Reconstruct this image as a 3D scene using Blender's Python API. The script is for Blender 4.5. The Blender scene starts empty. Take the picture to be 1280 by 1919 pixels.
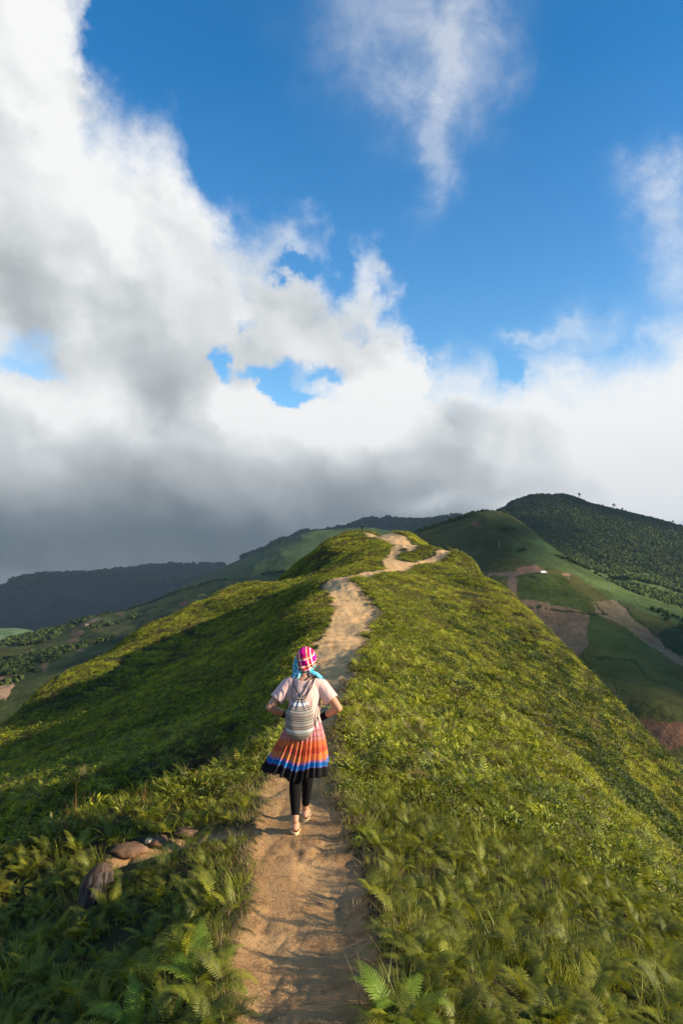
import bpy, bmesh, math, random
import numpy as np
from mathutils import Vector, Matrix, Euler

random.seed(7)
rng = np.random.default_rng(11)
S = bpy.context.scene
COL = S.collection

# ---------------------------------------------------------------- camera
FPX = 1279.33                 # 24 mm lens on a 24 x 36 mm portrait frame, in photo pixels
PITCH = math.radians(4.5)
cam_data = bpy.data.cameras.new('camera')
cam_data.sensor_fit = 'VERTICAL'
cam_data.sensor_height = 36.0
cam_data.sensor_width = 24.0
cam_data.lens = 24.0
cam_data.clip_start = 0.05
cam_data.clip_end = 60000
cam = bpy.data.objects.new('camera', cam_data)
COL.objects.link(cam)
cam.location = (0, 0, 0)
cam.rotation_euler = (math.radians(90) + PITCH, 0, 0)
S.camera = cam

# ---------------------------------------------------------------- light
SUN_EL = math.radians(20.0)
SUN_BACK = math.radians(15.0)      # sun stands to the right and this far behind the camera
sun_dir = Vector((math.cos(SUN_EL) * math.cos(SUN_BACK), -math.cos(SUN_EL) * math.sin(SUN_BACK), math.sin(SUN_EL)))
sd = bpy.data.lights.new('sun', 'SUN')
sd.energy = 5.0
sd.angle = math.radians(0.6)
sd.color = (1.0, 0.80, 0.56)
sun = bpy.data.objects.new('sun', sd)
COL.objects.link(sun)
sun.rotation_euler = sun_dir.to_track_quat('Z', 'Y').to_euler()
sun.location = (30, -20, 30)

S.view_settings.view_transform = 'Standard'
S.view_settings.look = 'None'
S.view_settings.gamma = 1.0
S.view_settings.use_curve_mapping = False
S.view_settings.exposure = 0.95
S.cycles.max_bounces = 6
S.cycles.diffuse_bounces = 2
S.cycles.glossy_bounces = 2
S.cycles.transmission_bounces = 3
S.cycles.transparent_max_bounces = 8
S.cycles.volume_bounces = 0
S.cycles.use_denoising = True
# ---------------------------------------------------------------- world: sky and clouds
W = bpy.data.worlds.new('World')
S.world = W
W.use_nodes = True
wt = W.node_tree
wt.nodes.clear()

class NB:
    """small helper to write node maths"""
    def __init__(s, tree): s.t = tree
    def n(s, typ, **kw):
        x = s.t.nodes.new(typ)
        for k, v in kw.items(): setattr(x, k, v)
        return x
    def put(s, sock, v):
        if isinstance(v, bpy.types.NodeSocket): s.t.links.new(v, sock)
        elif v is not None: sock.default_value = v
    def m(s, op, a, b=None, c=None, clamp=False):
        x = s.n('ShaderNodeMath', operation=op, use_clamp=clamp)
        s.put(x.inputs[0], a); s.put(x.inputs[1], b)
        if c is not None: s.put(x.inputs[2], c)
        return x.outputs[0]
    def add(s, a, b): return s.m('ADD', a, b)
    def sub(s, a, b): return s.m('SUBTRACT', a, b)
    def mul(s, a, b): return s.m('MULTIPLY', a, b)
    def smooth(s, v, lo, hi, a=0.0, b=1.0):
        x = s.n('ShaderNodeMapRange', interpolation_type='SMOOTHSTEP')
        s.put(x.inputs['Value'], v); s.put(x.inputs['From Min'], lo); s.put(x.inputs['From Max'], hi)
        s.put(x.inputs['To Min'], a); s.put(x.inputs['To Max'], b)
        return x.outputs[0]
    def mix(s, f, a, b, typ='RGBA', blend='MIX'):
        x = s.n('ShaderNodeMix', data_type=typ)
        if typ == 'RGBA':
            x.blend_type = blend
            s.put(x.inputs[0], f); s.put(x.inputs[6], a); s.put(x.inputs[7], b); return x.outputs[2]
        s.put(x.inputs[0], f); s.put(x.inputs[2], a); s.put(x.inputs[3], b); return x.outputs[0]
    def noise(s, vec, scale, detail=6, rough=0.55, lac=2.0, dist=0.0, typ='FBM'):
        x = s.n('ShaderNodeTexNoise')
        try: x.noise_type = typ
        except Exception: pass
        s.put(x.inputs['Vector'], vec); x.inputs['Scale'].default_value = scale
        x.inputs['Detail'].default_value = detail; x.inputs['Roughness'].default_value = rough
        x.inputs['Lacunarity'].default_value = lac; x.inputs['Distortion'].default_value = dist
        return x
    def vm(s, op, a, b=None):
        x = s.n('ShaderNodeVectorMath', operation=op)
        s.put(x.inputs[0], a)
        if op == 'SCALE': s.put(x.inputs['Scale'], b)
        elif b is not None: s.put(x.inputs[1], b)
        return x.outputs[0]
    def ramp(s, f, stops):
        x = s.n('ShaderNodeValToRGB')
        cr = x.color_ramp
        while len(cr.elements) < len(stops): cr.elements.new(0.5)
        for e, (p, c) in zip(cr.elements, stops):
            e.position = p; e.color = (*c, 1) if len(c) == 3 else c
        s.put(x.inputs[0], f)
        return x.outputs[0]
    def curve(s, v, lo, hi, pts):
        """piecewise curve through pts (x, y); v is mapped from lo..hi, y in 0..1"""
        x = s.n('ShaderNodeFloatCurve')
        c = x.mapping.curves[0]
        P = [((px - lo) / (hi - lo), py) for px, py in pts]
        while len(c.points) < len(P): c.points.new(0.5, 0.5)
        for q, (a, b) in zip(c.points, P):
            q.location = (a, b); q.handle_type = 'AUTO_CLAMPED'
        x.mapping.use_clip = False
        x.mapping.update()
        mr = s.n('ShaderNodeMapRange'); mr.clamp = True
        s.put(mr.inputs['Value'], v); mr.inputs['From Min'].default_value = lo; mr.inputs['From Max'].default_value = hi
        s.t.links.new(mr.outputs[0], x.inputs['Value'])
        return x.outputs[0]

def px_dir(x, y):
    up = (959.5 - y) / FPX; rx = (x - 640) / FPX
    c, s_ = math.cos(PITCH), math.sin(PITCH)
    v = Vector((rx, c - s_ * up, s_ + c * up)); v.normalize(); return v
def px_ae(x, y):
    """compass direction (deg from straight ahead) and height angle (deg) in which the photo shows a point"""
    v = px_dir(x, y)
    return math.degrees(math.atan2(v.x, v.y)), math.degrees(math.asin(v.z))

B = NB(wt)
tc = B.n('ShaderNodeTexCoord').outputs['Generated']
dirn = B.vm('NORMALIZE', tc)
sep = B.n('ShaderNodeSeparateXYZ'); wt.links.new(dirn, sep.inputs[0])
dx, dy, dz = sep.outputs
az = B.mul(B.m('ARCTAN2', dx, dy), 180 / math.pi)
el = B.mul(B.m('ARCSINE', dz), 180 / math.pi)

# big billows: turbulence pushes the direction about before the shapes are read
w1 = B.noise(dirn, 4.0, 3, 0.55).outputs['Color']
w2 = B.noise(dirn, 15.0, 7, 0.62).outputs['Color']
w1s = B.n('ShaderNodeSeparateXYZ'); wt.links.new(w1, w1s.inputs[0])
w2s = B.n('ShaderNodeSeparateXYZ'); wt.links.new(w2, w2s.inputs[0])
azw = B.add(az, B.add(B.mul(B.sub(w1s.outputs[0], .5), 7.0), B.mul(B.sub(w2s.outputs[0], .5), 7.5)))
elw = B.add(el, B.add(B.mul(B.sub(w1s.outputs[1], .5), 6.0), B.mul(B.sub(w2s.outputs[1], .5), 7.5)))

def blob(x, y, wx, wy, rot=0.0, a=None, e=None, sharp=1.0):
    """soft ellipse in the sky; centre and half-widths read from the photo (pixels)"""
    ca, ce = px_ae(x, y)
    sc = 0.0448 * 0.86
    A = B.sub(azw if a is None else a, ca); E = B.sub(elw if e is None else e, ce)
    if rot:
        c, s_ = math.cos(math.radians(rot)), math.sin(math.radians(rot))
        A, E = B.add(B.mul(A, c), B.mul(E, s_)), B.sub(B.mul(E, c), B.mul(A, s_))
    d2 = B.add(B.m('POWER', B.m('ABSOLUTE', B.mul(A, 1 / (wx * sc))), 2.0), B.m('POWER', B.m('ABSOLUTE', B.mul(E, 1 / (wy * sc))), 2.0))
    return B.m('EXPONENT', B.mul(d2, -sharp))

# outline of the great cloud bank: height angle of its top edge by direction
edge_px = [(0, -420), (80, -240), (150, -30), (185, 130), (250, 190), (330, 215), (385, 290), (420, 375), (480, 415), (545, 395), (600, 440),
           (650, 455), (705, 450), (745, 520), (775, 600), (800, 665), (860, 660), (925, 665), (960, 670), (985, 635), (1080, 615), (1180, 625), (1270, 575)]
pts = []
for x, y in edge_px:
    a, e = px_ae(x, y)
    pts.append((a, e))
E0 = 80.0
cpts = [(-180, 26), (-120, 20), (-70, 42), (-40, 70)] + [(a, min(e, 72)) for a, e in pts] + [(34, 21), (50, 16), (80, 12), (120, 13), (150, 20), (180, 26)]
top = B.mul(B.curve(azw, -180, 180, [(a, e / E0) for a, e in cpts]), E0)
# a curve over 360 degrees is coarse, so the part in view gets its own
vpts = [(-40, 62)] + pts + [(34, 21)]
topv = B.mul(B.curve(azw, -40, 34, [(a, min(e, 72) / E0) for a, e in vpts]), E0)
inview = B.mul(B.smooth(az, -40, -34), B.smooth(az, 34, 30))
top = B.mix(inview, top, topv, 'FLOAT')
fine = B.noise(dirn, 24.0, 8, 0.64).outputs['Fac']
den = B.mul(B.sub(top, elw), 0.30)                       # >0 inside
den = B.add(den, B.mul(B.sub(fine, .5), 1.5))
den = B.m('MINIMUM', den, 2.2)
holes = [(425, 680, 26, 40, 0, 3.3), (555, 735, 95, 22, -14, 3.2), (530, 700, 70, 34, 0, 2.0), (600, 700, 60, 40, 0, 1.0), (560, 505, 40, 24, 0, 2.6), (640, 520, 40, 60, 0, 1.6),
         (20, 690, 130, 30, 0, 1.5), (60, 640, 90, 50, 0, 1.5), (640, 700, 40, 30, 0, 1.8), (700, 620, 30, 30, 0, 1.2), (470, 600, 22, 26, 0, 1.5), (1095, 914, 40, 12, 0, 1.0), (955, 690, 22, 26, 30, 1.5)]
for x, y, wx, wy, r_, k in holes:
    den = B.sub(den, B.mul(blob(x, y, wx, wy, r_), k))
main = B.smooth(den, -0.45, 1.75)
# thin wisps
wn = B.noise(dirn, 16.0, 9, 0.68, dist=0.6).outputs['Fac']
wis = None
for x, y, wx, wy, r_, k in [(690, 30, 110, 110, 0, .46), (860, 40, 95, 130, 0, .50), (790, 120, 90, 90, 0, .42), (815, 240, 42, 110, -8, .46), (820, 310, 36, 50, 0, .34),
                            (930, 150, 50, 40, 0, .16), (1255, 330, 60, 42, -10, .85), (1290, 400, 55, 70, 0, .62), (1320, 520, 70, 90, 0, .5), (1100, 610, 80, 42, 0, .55), (1010, 610, 60, 16, 8, .45),
                            (90, 700, 70, 40, 0, .3)]:
    b_ = B.mul(blob(x, y, wx, wy, r_), k)
    wis = b_ if wis is None else B.add(wis, b_)
wis = B.mul(wis, B.smooth(wn, .25, .70, .45, 1.15))
wis = B.m('MINIMUM', wis, .8)
# light on the cloud bank: small-scale relief from the change of density towards the sun
sunward = B.vm('ADD', dirn, (0.018, 0.0, 0.016))
rel_a = B.noise(dirn, 7.0, 5, 0.5).outputs['Fac']
rel_b = B.noise(sunward, 7.0, 5, 0.5).outputs['Fac']
relief = B.sub(rel_a, rel_b)
soft = B.noise(dirn, 4.5, 4, 0.5).outputs['Fac']
azs = B.add(az, B.mul(B.sub(w1s.outputs[2], .5), 6.0)); els = B.add(el, B.mul(B.sub(w1s.outputs[0], .5), 3.5))
azs = B.add(azs, B.mul(B.sub(w2s.outputs[2], .5), 3.0)); els = B.add(els, B.mul(B.sub(w2s.outputs[0], .5), 2.5))
bright = B.curve(els, -2, 60, [(-2, .47), (0, .46), (2.5, .50), (4.5, .62), (6.5, .72), (8.5, .80), (11, .87), (14, .93), (17, .91), (20, .91), (26, .95), (32, .97), (42, .97), (60, .95)])
for x, y, wx, wy, r_, k in [(620, 800, 160, 60, 0, .20), (830, 700, 130, 55, 0, .24), (480, 760, 100, 40, 0, .22), (160, 760, 110, 50, 0, .16), (700, 760, 120, 60, 0, .14),
                            (1180, 700, 190, 130, 0, .18), (1230, 870, 150, 100, 0, .30), (310, 670, 130, 80, -20, -.12), (80, 540, 110, 120, 0, -.10), (330, 735, 80, 45, 0, -.12),
                            (330, 900, 240, 70, 0, -.04), (120, 985, 300, 60, 0, -.13), (480, 1000, 160, 40, 0, -.06), (900, 830, 220, 50, 0, -.02), (1000, 900, 260, 90, 0, .10), (690, 930, 170, 45, 0, -.06), (640, 850, 200, 50, 0, .08),
                            (1000, 960, 120, 30, 0, .30), (800, 945, 80, 16, 8, .18), (1270, 950, 120, 50, 0, .32), (220, 380, 140, 180, -40, .05),
                            (560, 620, 120, 80, 0, -.02), (880, 780, 60, 50, 0, -.10), (60, 870, 90, 50, 0, .05), (30, 1075, 90, 22, 10, .10)]:
    bright = B.add(bright, B.mul(blob(x, y, wx, wy, r_, azs, els), k))
bright = B.add(bright, B.mul(B.sub(soft, .5), .07))
bright = B.add(bright, B.mul(relief, .22))
def lobes(vec, sc_):
    x = B.n('ShaderNodeTexVoronoi', feature='SMOOTH_F1', voronoi_dimensions='3D'); B.put(x.inputs['Vector'], vec); x.inputs['Scale'].default_value = sc_
    x.inputs['Smoothness'].default_value = .6; x.inputs['Detail'].default_value = .8; x.inputs['Roughness'].default_value = .45; return x.outputs['Distance']
wv = B.vm('ADD', dirn, B.vm('SCALE', B.vm('SUBTRACT', w2, (.5, .5, .5)), .10))
wv2 = B.vm('ADD', wv, (0.012, 0.0, 0.014))
puff = B.mul(B.sub(lobes(wv2, 9.0), lobes(wv, 9.0)), -1.0)
puff = B.mul(puff, B.smooth(els, 3.0, 12.0, .14, .34))
bright = B.add(bright, puff)
bright = B.add(bright, B.mul(B.smooth(B.sub(top, elw), 7.0, 0.5), .05))
bright = B.m('MAXIMUM', B.m('MINIMUM', bright, 1.0), 0.12)
# values above are display values; the light is their power
lin = B.m('POWER', bright, 2.2)
tint = B.ramp(bright, [(0.0, (.72, .90, 1.0)), (.35, (.84, .96, 1.0)), (.62, (.92, .975, 1.0)), (.86, (.95, .985, 1.0)), (1.0, (1.0, 1.0, .99))])
cloudcol = B.vm('SCALE', tint, lin)

sky = B.n('ShaderNodeTexSky', sky_type='NISHITA')
sky.sun_disc = False
sky.sun_elevation = SUN_EL
sky.sun_rotation = math.atan2(sun_dir.x, sun_dir.y)
sky.altitude = 1500
sky.air_density = 1.3
sky.dust_density = 0.4
sky.ozone_density = 3.0
skt = B.ramp(B.m('MULTIPLY', el, 1 / 60), [(0.0, (1.6, 1.9, 1.9)), (.25, (.95, 1.5, 1.72)), (.40, (.55, 1.28, 1.66)), (.62, (.14, 1.04, 1.52))])
skyc = B.mix(1.0, sky.outputs[0], skt, blend='MULTIPLY')
bg1 = B.n('ShaderNodeBackground'); B.put(bg1.inputs[0], skyc); bg1.inputs[1].default_value = 0.072
bg2 = B.n('ShaderNodeBackground'); B.put(bg2.inputs[0], cloudcol); bg2.inputs[1].default_value = 0.50
wis = B.mul(wis, .70)
cover = B.m('MAXIMUM', main, wis)
cover = B.mul(cover, B.smooth(dz, -0.08, -0.03))
ms = B.n('ShaderNodeMixShader')
B.put(ms.inputs[0], cover)
wt.links.new(bg1.outputs[0], ms.inputs[1]); wt.links.new(bg2.outputs[0], ms.inputs[2])
out = B.n('ShaderNodeOutputWorld')
wt.links.new(ms.outputs[0], out.inputs['Surface'])

try:
    W.cycles.sampling_method = 'MANUAL'; W.cycles.sample_map_resolution = 512
except Exception: pass
# ---------------------------------------------------------------- terrain
def vhash(ix, iy, seed):
    h = (ix.astype(np.int64) * 374761393 + iy.astype(np.int64) * 668265263 + seed * 2147483647) & 0xFFFFFFFF
    h = ((h ^ (h >> 13)) * 1274126177) & 0xFFFFFFFF
    return ((h ^ (h >> 16)) & 0xFFFFFF) / float(0xFFFFFF)
def vnoise(x, y, seed=0):
    ix = np.floor(x); iy = np.floor(y); fx = x - ix; fy = y - iy
    fx = fx * fx * fx * (fx * (fx * 6 - 15) + 10); fy = fy * fy * fy * (fy * (fy * 6 - 15) + 10)
    a = vhash(ix, iy, seed); b = vhash(ix + 1, iy, seed); c = vhash(ix, iy + 1, seed); d = vhash(ix + 1, iy + 1, seed)
    return (a + (b - a) * fx + (c - a) * fy + (a - b - c + d) * fx * fy) * 2 - 1
def fbm(x, y, wl, octv=4, seed=0, gain=0.5, ridged=False):
    v = 0; amp = 1.0; tot = 0; f = 1.0 / wl
    for o in range(octv):
        ang = 0.7 * o; c, s_ = math.cos(ang), math.sin(ang)
        n_ = vnoise((x * c - y * s_) * f + 13.7 * o, (x * s_ + y * c) * f - 7.3 * o, seed + o)
        if ridged: n_ = 1 - 2 * np.abs(n_)
        v = v + n_ * amp; tot += amp; amp *= gain; f *= 2.03
    return v / tot

cP, sP = math.cos(PITCH), math.sin(PITCH)
def px_xyz(x, y, r):
    """the place at horizontal distance r that the photo shows at (x, y)"""
    v = px_dir(x, y); h = math.hypot(v.x, v.y)
    return v.x / h * r, v.y / h * r, v.z / h * r

class Surf:
    """smooth height surface through measured points"""
    def __init__(s, pts, kx=1.6, c=0.12):
        P = np.array(pts, float)                       # x, y, z
        s.kx, s.c = kx, c
        s.a, s.q = s.uv(P[:, 0], P[:, 1]); s.z = P[:, 2]
        n = len(P)
        A = s.phi(s.a[:, None] - s.a[None], s.q[:, None] - s.q[None])
        M = np.zeros((n + 3, n + 3)); M[:n, :n] = A + np.eye(n) * -1e-4
        T = np.stack([np.ones(n), s.a, s.q], 1); M[:n, n:] = T; M[n:, :n] = T.T
        s.w = np.linalg.solve(M, np.concatenate([s.z, np.zeros(3)]))
    def uv(s, x, y):
        return np.arctan2(x, y) * s.kx, np.log(np.maximum(np.hypot(x, y), .3))
    def phi(s, da, dq): return np.sqrt(da * da + dq * dq + s.c ** 2)
    def __call__(s, x, y):
        x = np.asarray(x, float); sh = x.shape
        a, q = s.uv(x.ravel(), np.asarray(y, float).ravel())
        out = np.empty(a.shape)
        n = len(s.a)
        for i in range(0, len(a), 20000):
            d = s.phi(a[i:i + 20000, None] - s.a[None], q[i:i + 20000, None] - s.q[None])
            out[i:i + 20000] = d @ s.w[:n] + s.w[n] + s.w[n + 1] * a[i:i + 20000] + s.w[n + 2] * q[i:i + 20000]
        return out.reshape(sh)

def P3(lst):
    o = []
    for e in lst:
        if len(e) == 3: o.append(px_xyz(*e))
        else:                                          # (x px, None, r, z): direction by column, height given
            v = px_dir(e[0], 1060); h = math.hypot(v.x, v.y)
            o.append((v.x / h * e[2], v.y / h * e[2], e[3]))
    return o

# path: (x px, y px, distance, half width in px)
PATH_MAIN = [(575, 1919, 2.62, 142), (578, 1830, 3.1, 136), (582, 1750, 3.72, 126), (577, 1650, 4.75, 100), (572, 1600, 5.4, 84), (565, 1560, 6.0, 72), (562, 1500, 7.1, 60),
             (562, 1460, 8.1, 49), (580, 1400, 10.0, 34), (606, 1340, 12.8, 22), (622, 1290, 16.2, 23), (626, 1250, 20.5, 36), (628, 1215, 26, 38), (645, 1180, 33, 35),
             (668, 1150, 41, 42), (657, 1125, 48.5, 30), (643, 1100, 57, 27), (628, 1087, 63, 23)]
PATH_ARM = [(628, 1085, 63.5, 22), (650, 1080, 67, 18), (700, 1071, 77, 15), (760, 1059, 89, 14), (810, 1048, 103, 14), (856, 1043.5, 115, 14)]
PATH_UP = [(742, 1063, 87, 18), (738, 1045, 98, 16), (756, 1030, 112, 22), (758, 1018, 126, 20), (738, 1007, 143, 20), (712, 1003, 158, 12), (690, 999, 180, 7)]
PATH_BACK = [(856, 1043.5, 115, 12), (815, 1033, 121, 14), (775, 1024, 128, 16), (765, 1019, 131, 14)]
PATH_SIDE = [(735, 1007, 143, 7), (690, 1011, 150, 7), (650, 1017, 150, 6), (600, 1028, 146, 5)]
PATHS = []
for L in (PATH_MAIN, PATH_ARM, PATH_UP, PATH_BACK, PATH_SIDE):
    PATHS.append([(*px_xyz(x, y, r), hw * r / FPX * (1.0 if L is PATH_MAIN else 1.12)) for x, y, r, hw in L])
last = PATHS[0][0]
PATHS[0].insert(0, (last[0] - .02, last[1] - 1.2, -1.62, last[3]))
PATHS[0].insert(0, (last[0] - .15, last[1] - 4.0, -1.5, last[3] * 1.1))
PATHS[0].insert(0, (last[0] - .6, last[1] - 14.0, -1.9, last[3] * 1.2))

pts = [(x, y, z) for L in PATHS[:1] for x, y, z, w in L[3:]]
pts += [(x, y, z) for L in PATHS[1:] for x, y, z, w in L]
pts += P3([
    # right of the path
    (725, 1919, 2.7), (900, 1919, 3.0), (1100, 1919, 3.5), (1280, 1919, 4.0), (715, 1750, 3.8), (900, 1750, 4.3), (1100, 1750, 5.3), (1280, 1750, 7.0),
    (1280, 1640, 14), (1280, None, 19, -7.9), (1280, 1610, 25), (1280, 1550, 36), (1280, 1448, 55), (1280, None, 68, -23), (1280, None, 100, -42), (1280, None, 200, -90),
    (1100, 1650, 7.5), (1100, 1550, 11.5), (1100, 1455, 19), (1100, None, 24, -7.1), (1100, 1405, 31), (1100, 1340, 45), (1100, 1257, 66), (1100, None, 80, -17), (1100, None, 115, -36),
    (950, 1600, 6.7), (950, 1450, 12.5), (950, 1335, 24), (950, None, 28.5, -6.4), (950, 1270, 38), (950, 1180, 60), (950, 1116, 85), (950, None, 102, -11), (950, None, 150, -36),
    (800, 1600, 5.9), (800, 1450, 10.3), (800, 1330, 17.5), (800, 1230, 30), (800, 1150, 50), (800, 1090, 74), (860, 1052, 117), (900, 1080, 105), (860, None, 135, -5), (860, None, 180, -28),
    (860, 1100, 76), (860, 1180, 48), (860, 1280, 25), (1020, 1180, 74), (1190, 1360, 60), (800, 1032, 138), (800, 1027, 152), (800, None, 172, -4), (800, None, 240, -40),
    (700, 1600, 5.7), (700, 1500, 7.6), (700, 1400, 10.7), (700, 1300, 16.5), (710, 1200, 31), (735, 1150, 42), (720, 1110, 60), (690, 1085, 68), (770, 1075, 82),
    (740, 1007, 165), (700, 1004, 195), (680, 1004, 203), (700, None, 240, 2), (700, None, 300, -25), (640, 1018, 200), (640, 1030, 155), (640, 1060, 114), (665, 1040, 126), (695, 1030, 126), (700, 1050, 102),
    (600, 1036, 186), (600, None, 215, 1), (600, None, 300, -30), (570, 1052, 168), (570, None, 200, -4), (545, 1068, 155), (600, 1045, 160), (580, 1075, 128), (610, 1100, 62), (600, 1120, 52), (590, 1160, 41),
    (575, 1200, 30.5), (560, 1250, 25), (570, 1300, 17.5), (560, 1350, 13), (500, 1400, 10.5), (490, 1470, 8.3), (480, 1560, 6.2), (440, 1680, 4.6), (425, 1800, 3.4),
    # left of the path
    (400, 1919, 2.85), (200, 1919, 3.5), (0, 1919, 4.6), (450, 1600, 5.6), (450, 1500, 7.8), (450, 1440, 9.6), (450, None, 13, -4.2), (450, 1390, 19), (450, 1300, 32), (450, 1200, 52), (450, 1150, 84), (450, 1103, 128),
    (450, None, 150, -12), (450, None, 220, -45), (530, 1150, 62), (520, 1100, 102), (530, 1081, 146), (530, None, 175, -12), (530, None, 260, -45), (500, 1230, 38),
    (300, 1750, 4.7), (300, 1600, 6.4), (300, 1555, 7.3), (300, 1490, 9.0), (300, None, 13, -5.8), (300, 1430, 19), (300, 1300, 40), (300, 1228, 76), (300, 1188, 108), (300, None, 130, -18), (300, None, 200, -50),
    (150, 1750, 5.3), (150, 1620, 6.9), (150, 1545, 8.4), (150, None, 12, -6.4), (150, 1470, 18), (150, 1360, 40), (150, 1302, 62), (150, 1272, 84), (75, 1296, 70), (225, 1226, 98), (150, None, 106, -24), (150, None, 170, -55),
    (0, 1750, 6.3), (0, 1620, 7.7), (0, None, 11, -6.4), (0, 1520, 20), (0, 1430, 38), (0, 1356, 62), (0, None, 76, -22), (0, None, 120, -45),
    (-300, 1850, 5.5), (-300, 1700, 9), (-300, 1600, 20), (-300, 1490, 50), (-300, None, 70, -26), (-300, None, 120, -50), (-900, None, 8, -5.5), (-900, None, 30, -15), (-900, None, 80, -40),
    (1700, None, 5, -3.3), (1700, None, 15, -7.5), (1700, None, 50, -20), (1700, None, 120, -55), (2600, None, 10, -6.5), (2600, None, 60, -33)])
# round and behind the camera the ridge goes on
for a_ in (100, 140, 180, -100, -140):
    for r_ in (1, 4, 12, 40, 150, 350):
        lat = abs(math.sin(math.radians(a_))) * r_
        pts.append((math.sin(math.radians(a_)) * r_, math.cos(math.radians(a_)) * r_, -1.55 - lat * .48 - .05 * r_))
for a_ in range(-90, 91, 20): pts.append((math.sin(math.radians(a_)) * .9, math.cos(math.radians(a_)) * .9, -1.6))
for x_ in (-900, -300, 0, 150, 300, 450, 600, 700, 860, 1100, 1280, 1700, 2600):
    v = px_dir(x_, 1060); h = math.hypot(v.x, v.y)
    pts.append((v.x / h * 420, v.y / h * 420, -125))
ground_f = Surf(pts)

def path_info(x, y):
    """signed distance to the path edge (negative inside) and position along it"""
    x = np.asarray(x, float); y = np.asarray(y, float)
    best = np.full(x.shape, 1e9); main = np.full(x.shape, 1e9)
    for k, L in enumerate(PATHS):
        for (x0, y0, z0, w0), (x1, y1, z1, w1) in zip(L[:-1], L[1:]):
            ddx, ddy = x1 - x0, y1 - y0
            t = np.clip(((x - x0) * ddx + (y - y0) * ddy) / (ddx * ddx + ddy * ddy), 0, 1)
            d = np.hypot(x - x0 - ddx * t, y - y0 - ddy * t) - (w0 + (w1 - w0) * t)
            best = np.minimum(best, d)
    return best

def path_signed(x, y):
    r = np.hypot(x, y)
    d = path_info(x, y)
    s_ = np.clip(r * .05, .12, 1.2)
    d = d + fbm(x, y, 1.1, 3, 5) * .10 * np.clip(r / 5, .8, 6) + fbm(x, y, .25, 2, 9) * .05
    return d, s_

HOLES_PATH = [(772, 1040, 106, 2.6), (762, 1052, 95, 1.8), (793, 1043, 108, 2.2), (757, 1031, 112, 0.9), (785, 1029, 124, .8), (735, 1026, 120, 1.0)]   # islands of growth on the bare slope
ISL = [(*px_xyz(x, y, r)[:2], w) for x, y, r, w in HOLES_PATH]
LEDGE = [(*px_xyz(x, y, r)[:2], w) for x, y, r, w in [(250, 1590, 6.6, .20), (290, 1584, 6.6, .27), (340, 1578, 6.55, .30), (390, 1570, 6.5, .26), (435, 1560, 6.4, .20), (470, 1556, 6.3, .15)]]   # trodden ledge on the left

def surface(x, y):
    """height and bare-soil value (1 on the path, 0 in the growth)"""
    x = np.asarray(x, float); y = np.asarray(y, float)
    r = np.hypot(x, y)
    z = ground_f(x, y)
    d, s_ = path_signed(x, y)
    for ix, iy, w in ISL:
        dd = np.hypot(x - ix, (y - iy) * .55) - w
        d = np.maximum(d, -dd)
    for ix, iy, w in LEDGE:
        d = np.minimum(d, np.hypot(x - ix, y - iy) - w)
    bare = 1 / (1 + np.exp(np.clip(d / (s_ * .35), -30, 30)))
    # rolling relief away from the path
    away = np.clip(d / np.clip(r * .12, .6, 6), 0, 1)
    z = z + away * (fbm(x, y, 3.2, 3, 21) * .13 * np.clip(r / 10, .25, 1.2) + fbm(x, y, 14, 3, 31) * .55 * np.clip((r - 8) / 40, 0, 1))
    # runnels down the slopes
    z = z + away * fbm(x * 1.0, y * .35, 5.5, 3, 77) * .35 * np.clip((r - 20) / 40, 0, 1)
    # path is worn in, its edges stand a little proud
    z = z - .05 * np.clip(bare, 0, 1) * np.clip(r / 4, .6, 4) + .06 * np.exp(-((d - .12) / .14) ** 2)
    # ruts, steps and trampled ground
    z = z + bare * (fbm(x, y * .7, .9, 4, 41, .55) * .026 + fbm(x, y, .19, 4, 51, .6) * .016 + np.maximum(0, fbm(x * 1.3, y * .5, .8, 4, 43, .6, True) - .1) * -.045) * np.clip(r / 5, .8, 1.5)
    z = z + bare * np.clip((r - 15) / 30, 0, 1) * fbm(x * 1.6, y * .45, 2.6, 3, 61, .6, True) * .16
    return z, bare

def mesh_obj(name, V, F, mat, kind=None, smooth=True, attrs=None, uv=None):
    me = bpy.data.meshes.new(name)
    V = np.asarray(V, np.float32); F = np.asarray(F, np.int32)
    k = F.shape[1]
    me.vertices.add(len(V)); me.vertices.foreach_set('co', V.ravel())
    me.loops.add(F.size); me.loops.foreach_set('vertex_index', F.ravel())
    me.polygons.add(len(F)); me.polygons.foreach_set('loop_start', np.arange(0, F.size, k, dtype=np.int32))
    me.polygons.foreach_set('loop_total', np.full(len(F), k, np.int32))
    me.update(calc_edges=True)
    me.polygons.foreach_set('use_smooth', np.full(len(F), smooth))
    for an, (typ, arr) in (attrs or {}).items():
        at = me.attributes.new(an, typ, 'POINT')
        arr = np.asarray(arr, np.float32)
        at.data.foreach_set('color' if typ == 'FLOAT_COLOR' else ('vector' if typ == 'FLOAT_VECTOR' else 'value'), arr.ravel())
    if mat: me.materials.append(mat)
    o = bpy.data.objects.new(name, me); COL.objects.link(o)
    if kind: o['kind'] = kind
    return o

def grid_faces(na, nr, wrap=False):
    i = np.arange(na - (0 if wrap else 1)); j = np.arange(nr - 1)
    I, J = np.meshgrid(i, j, indexing='ij'); I2 = (I + 1) % na
    return np.stack([I * nr + J, I2 * nr + J, I2 * nr + J + 1, I * nr + J + 1], -1).reshape(-1, 4)

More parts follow.
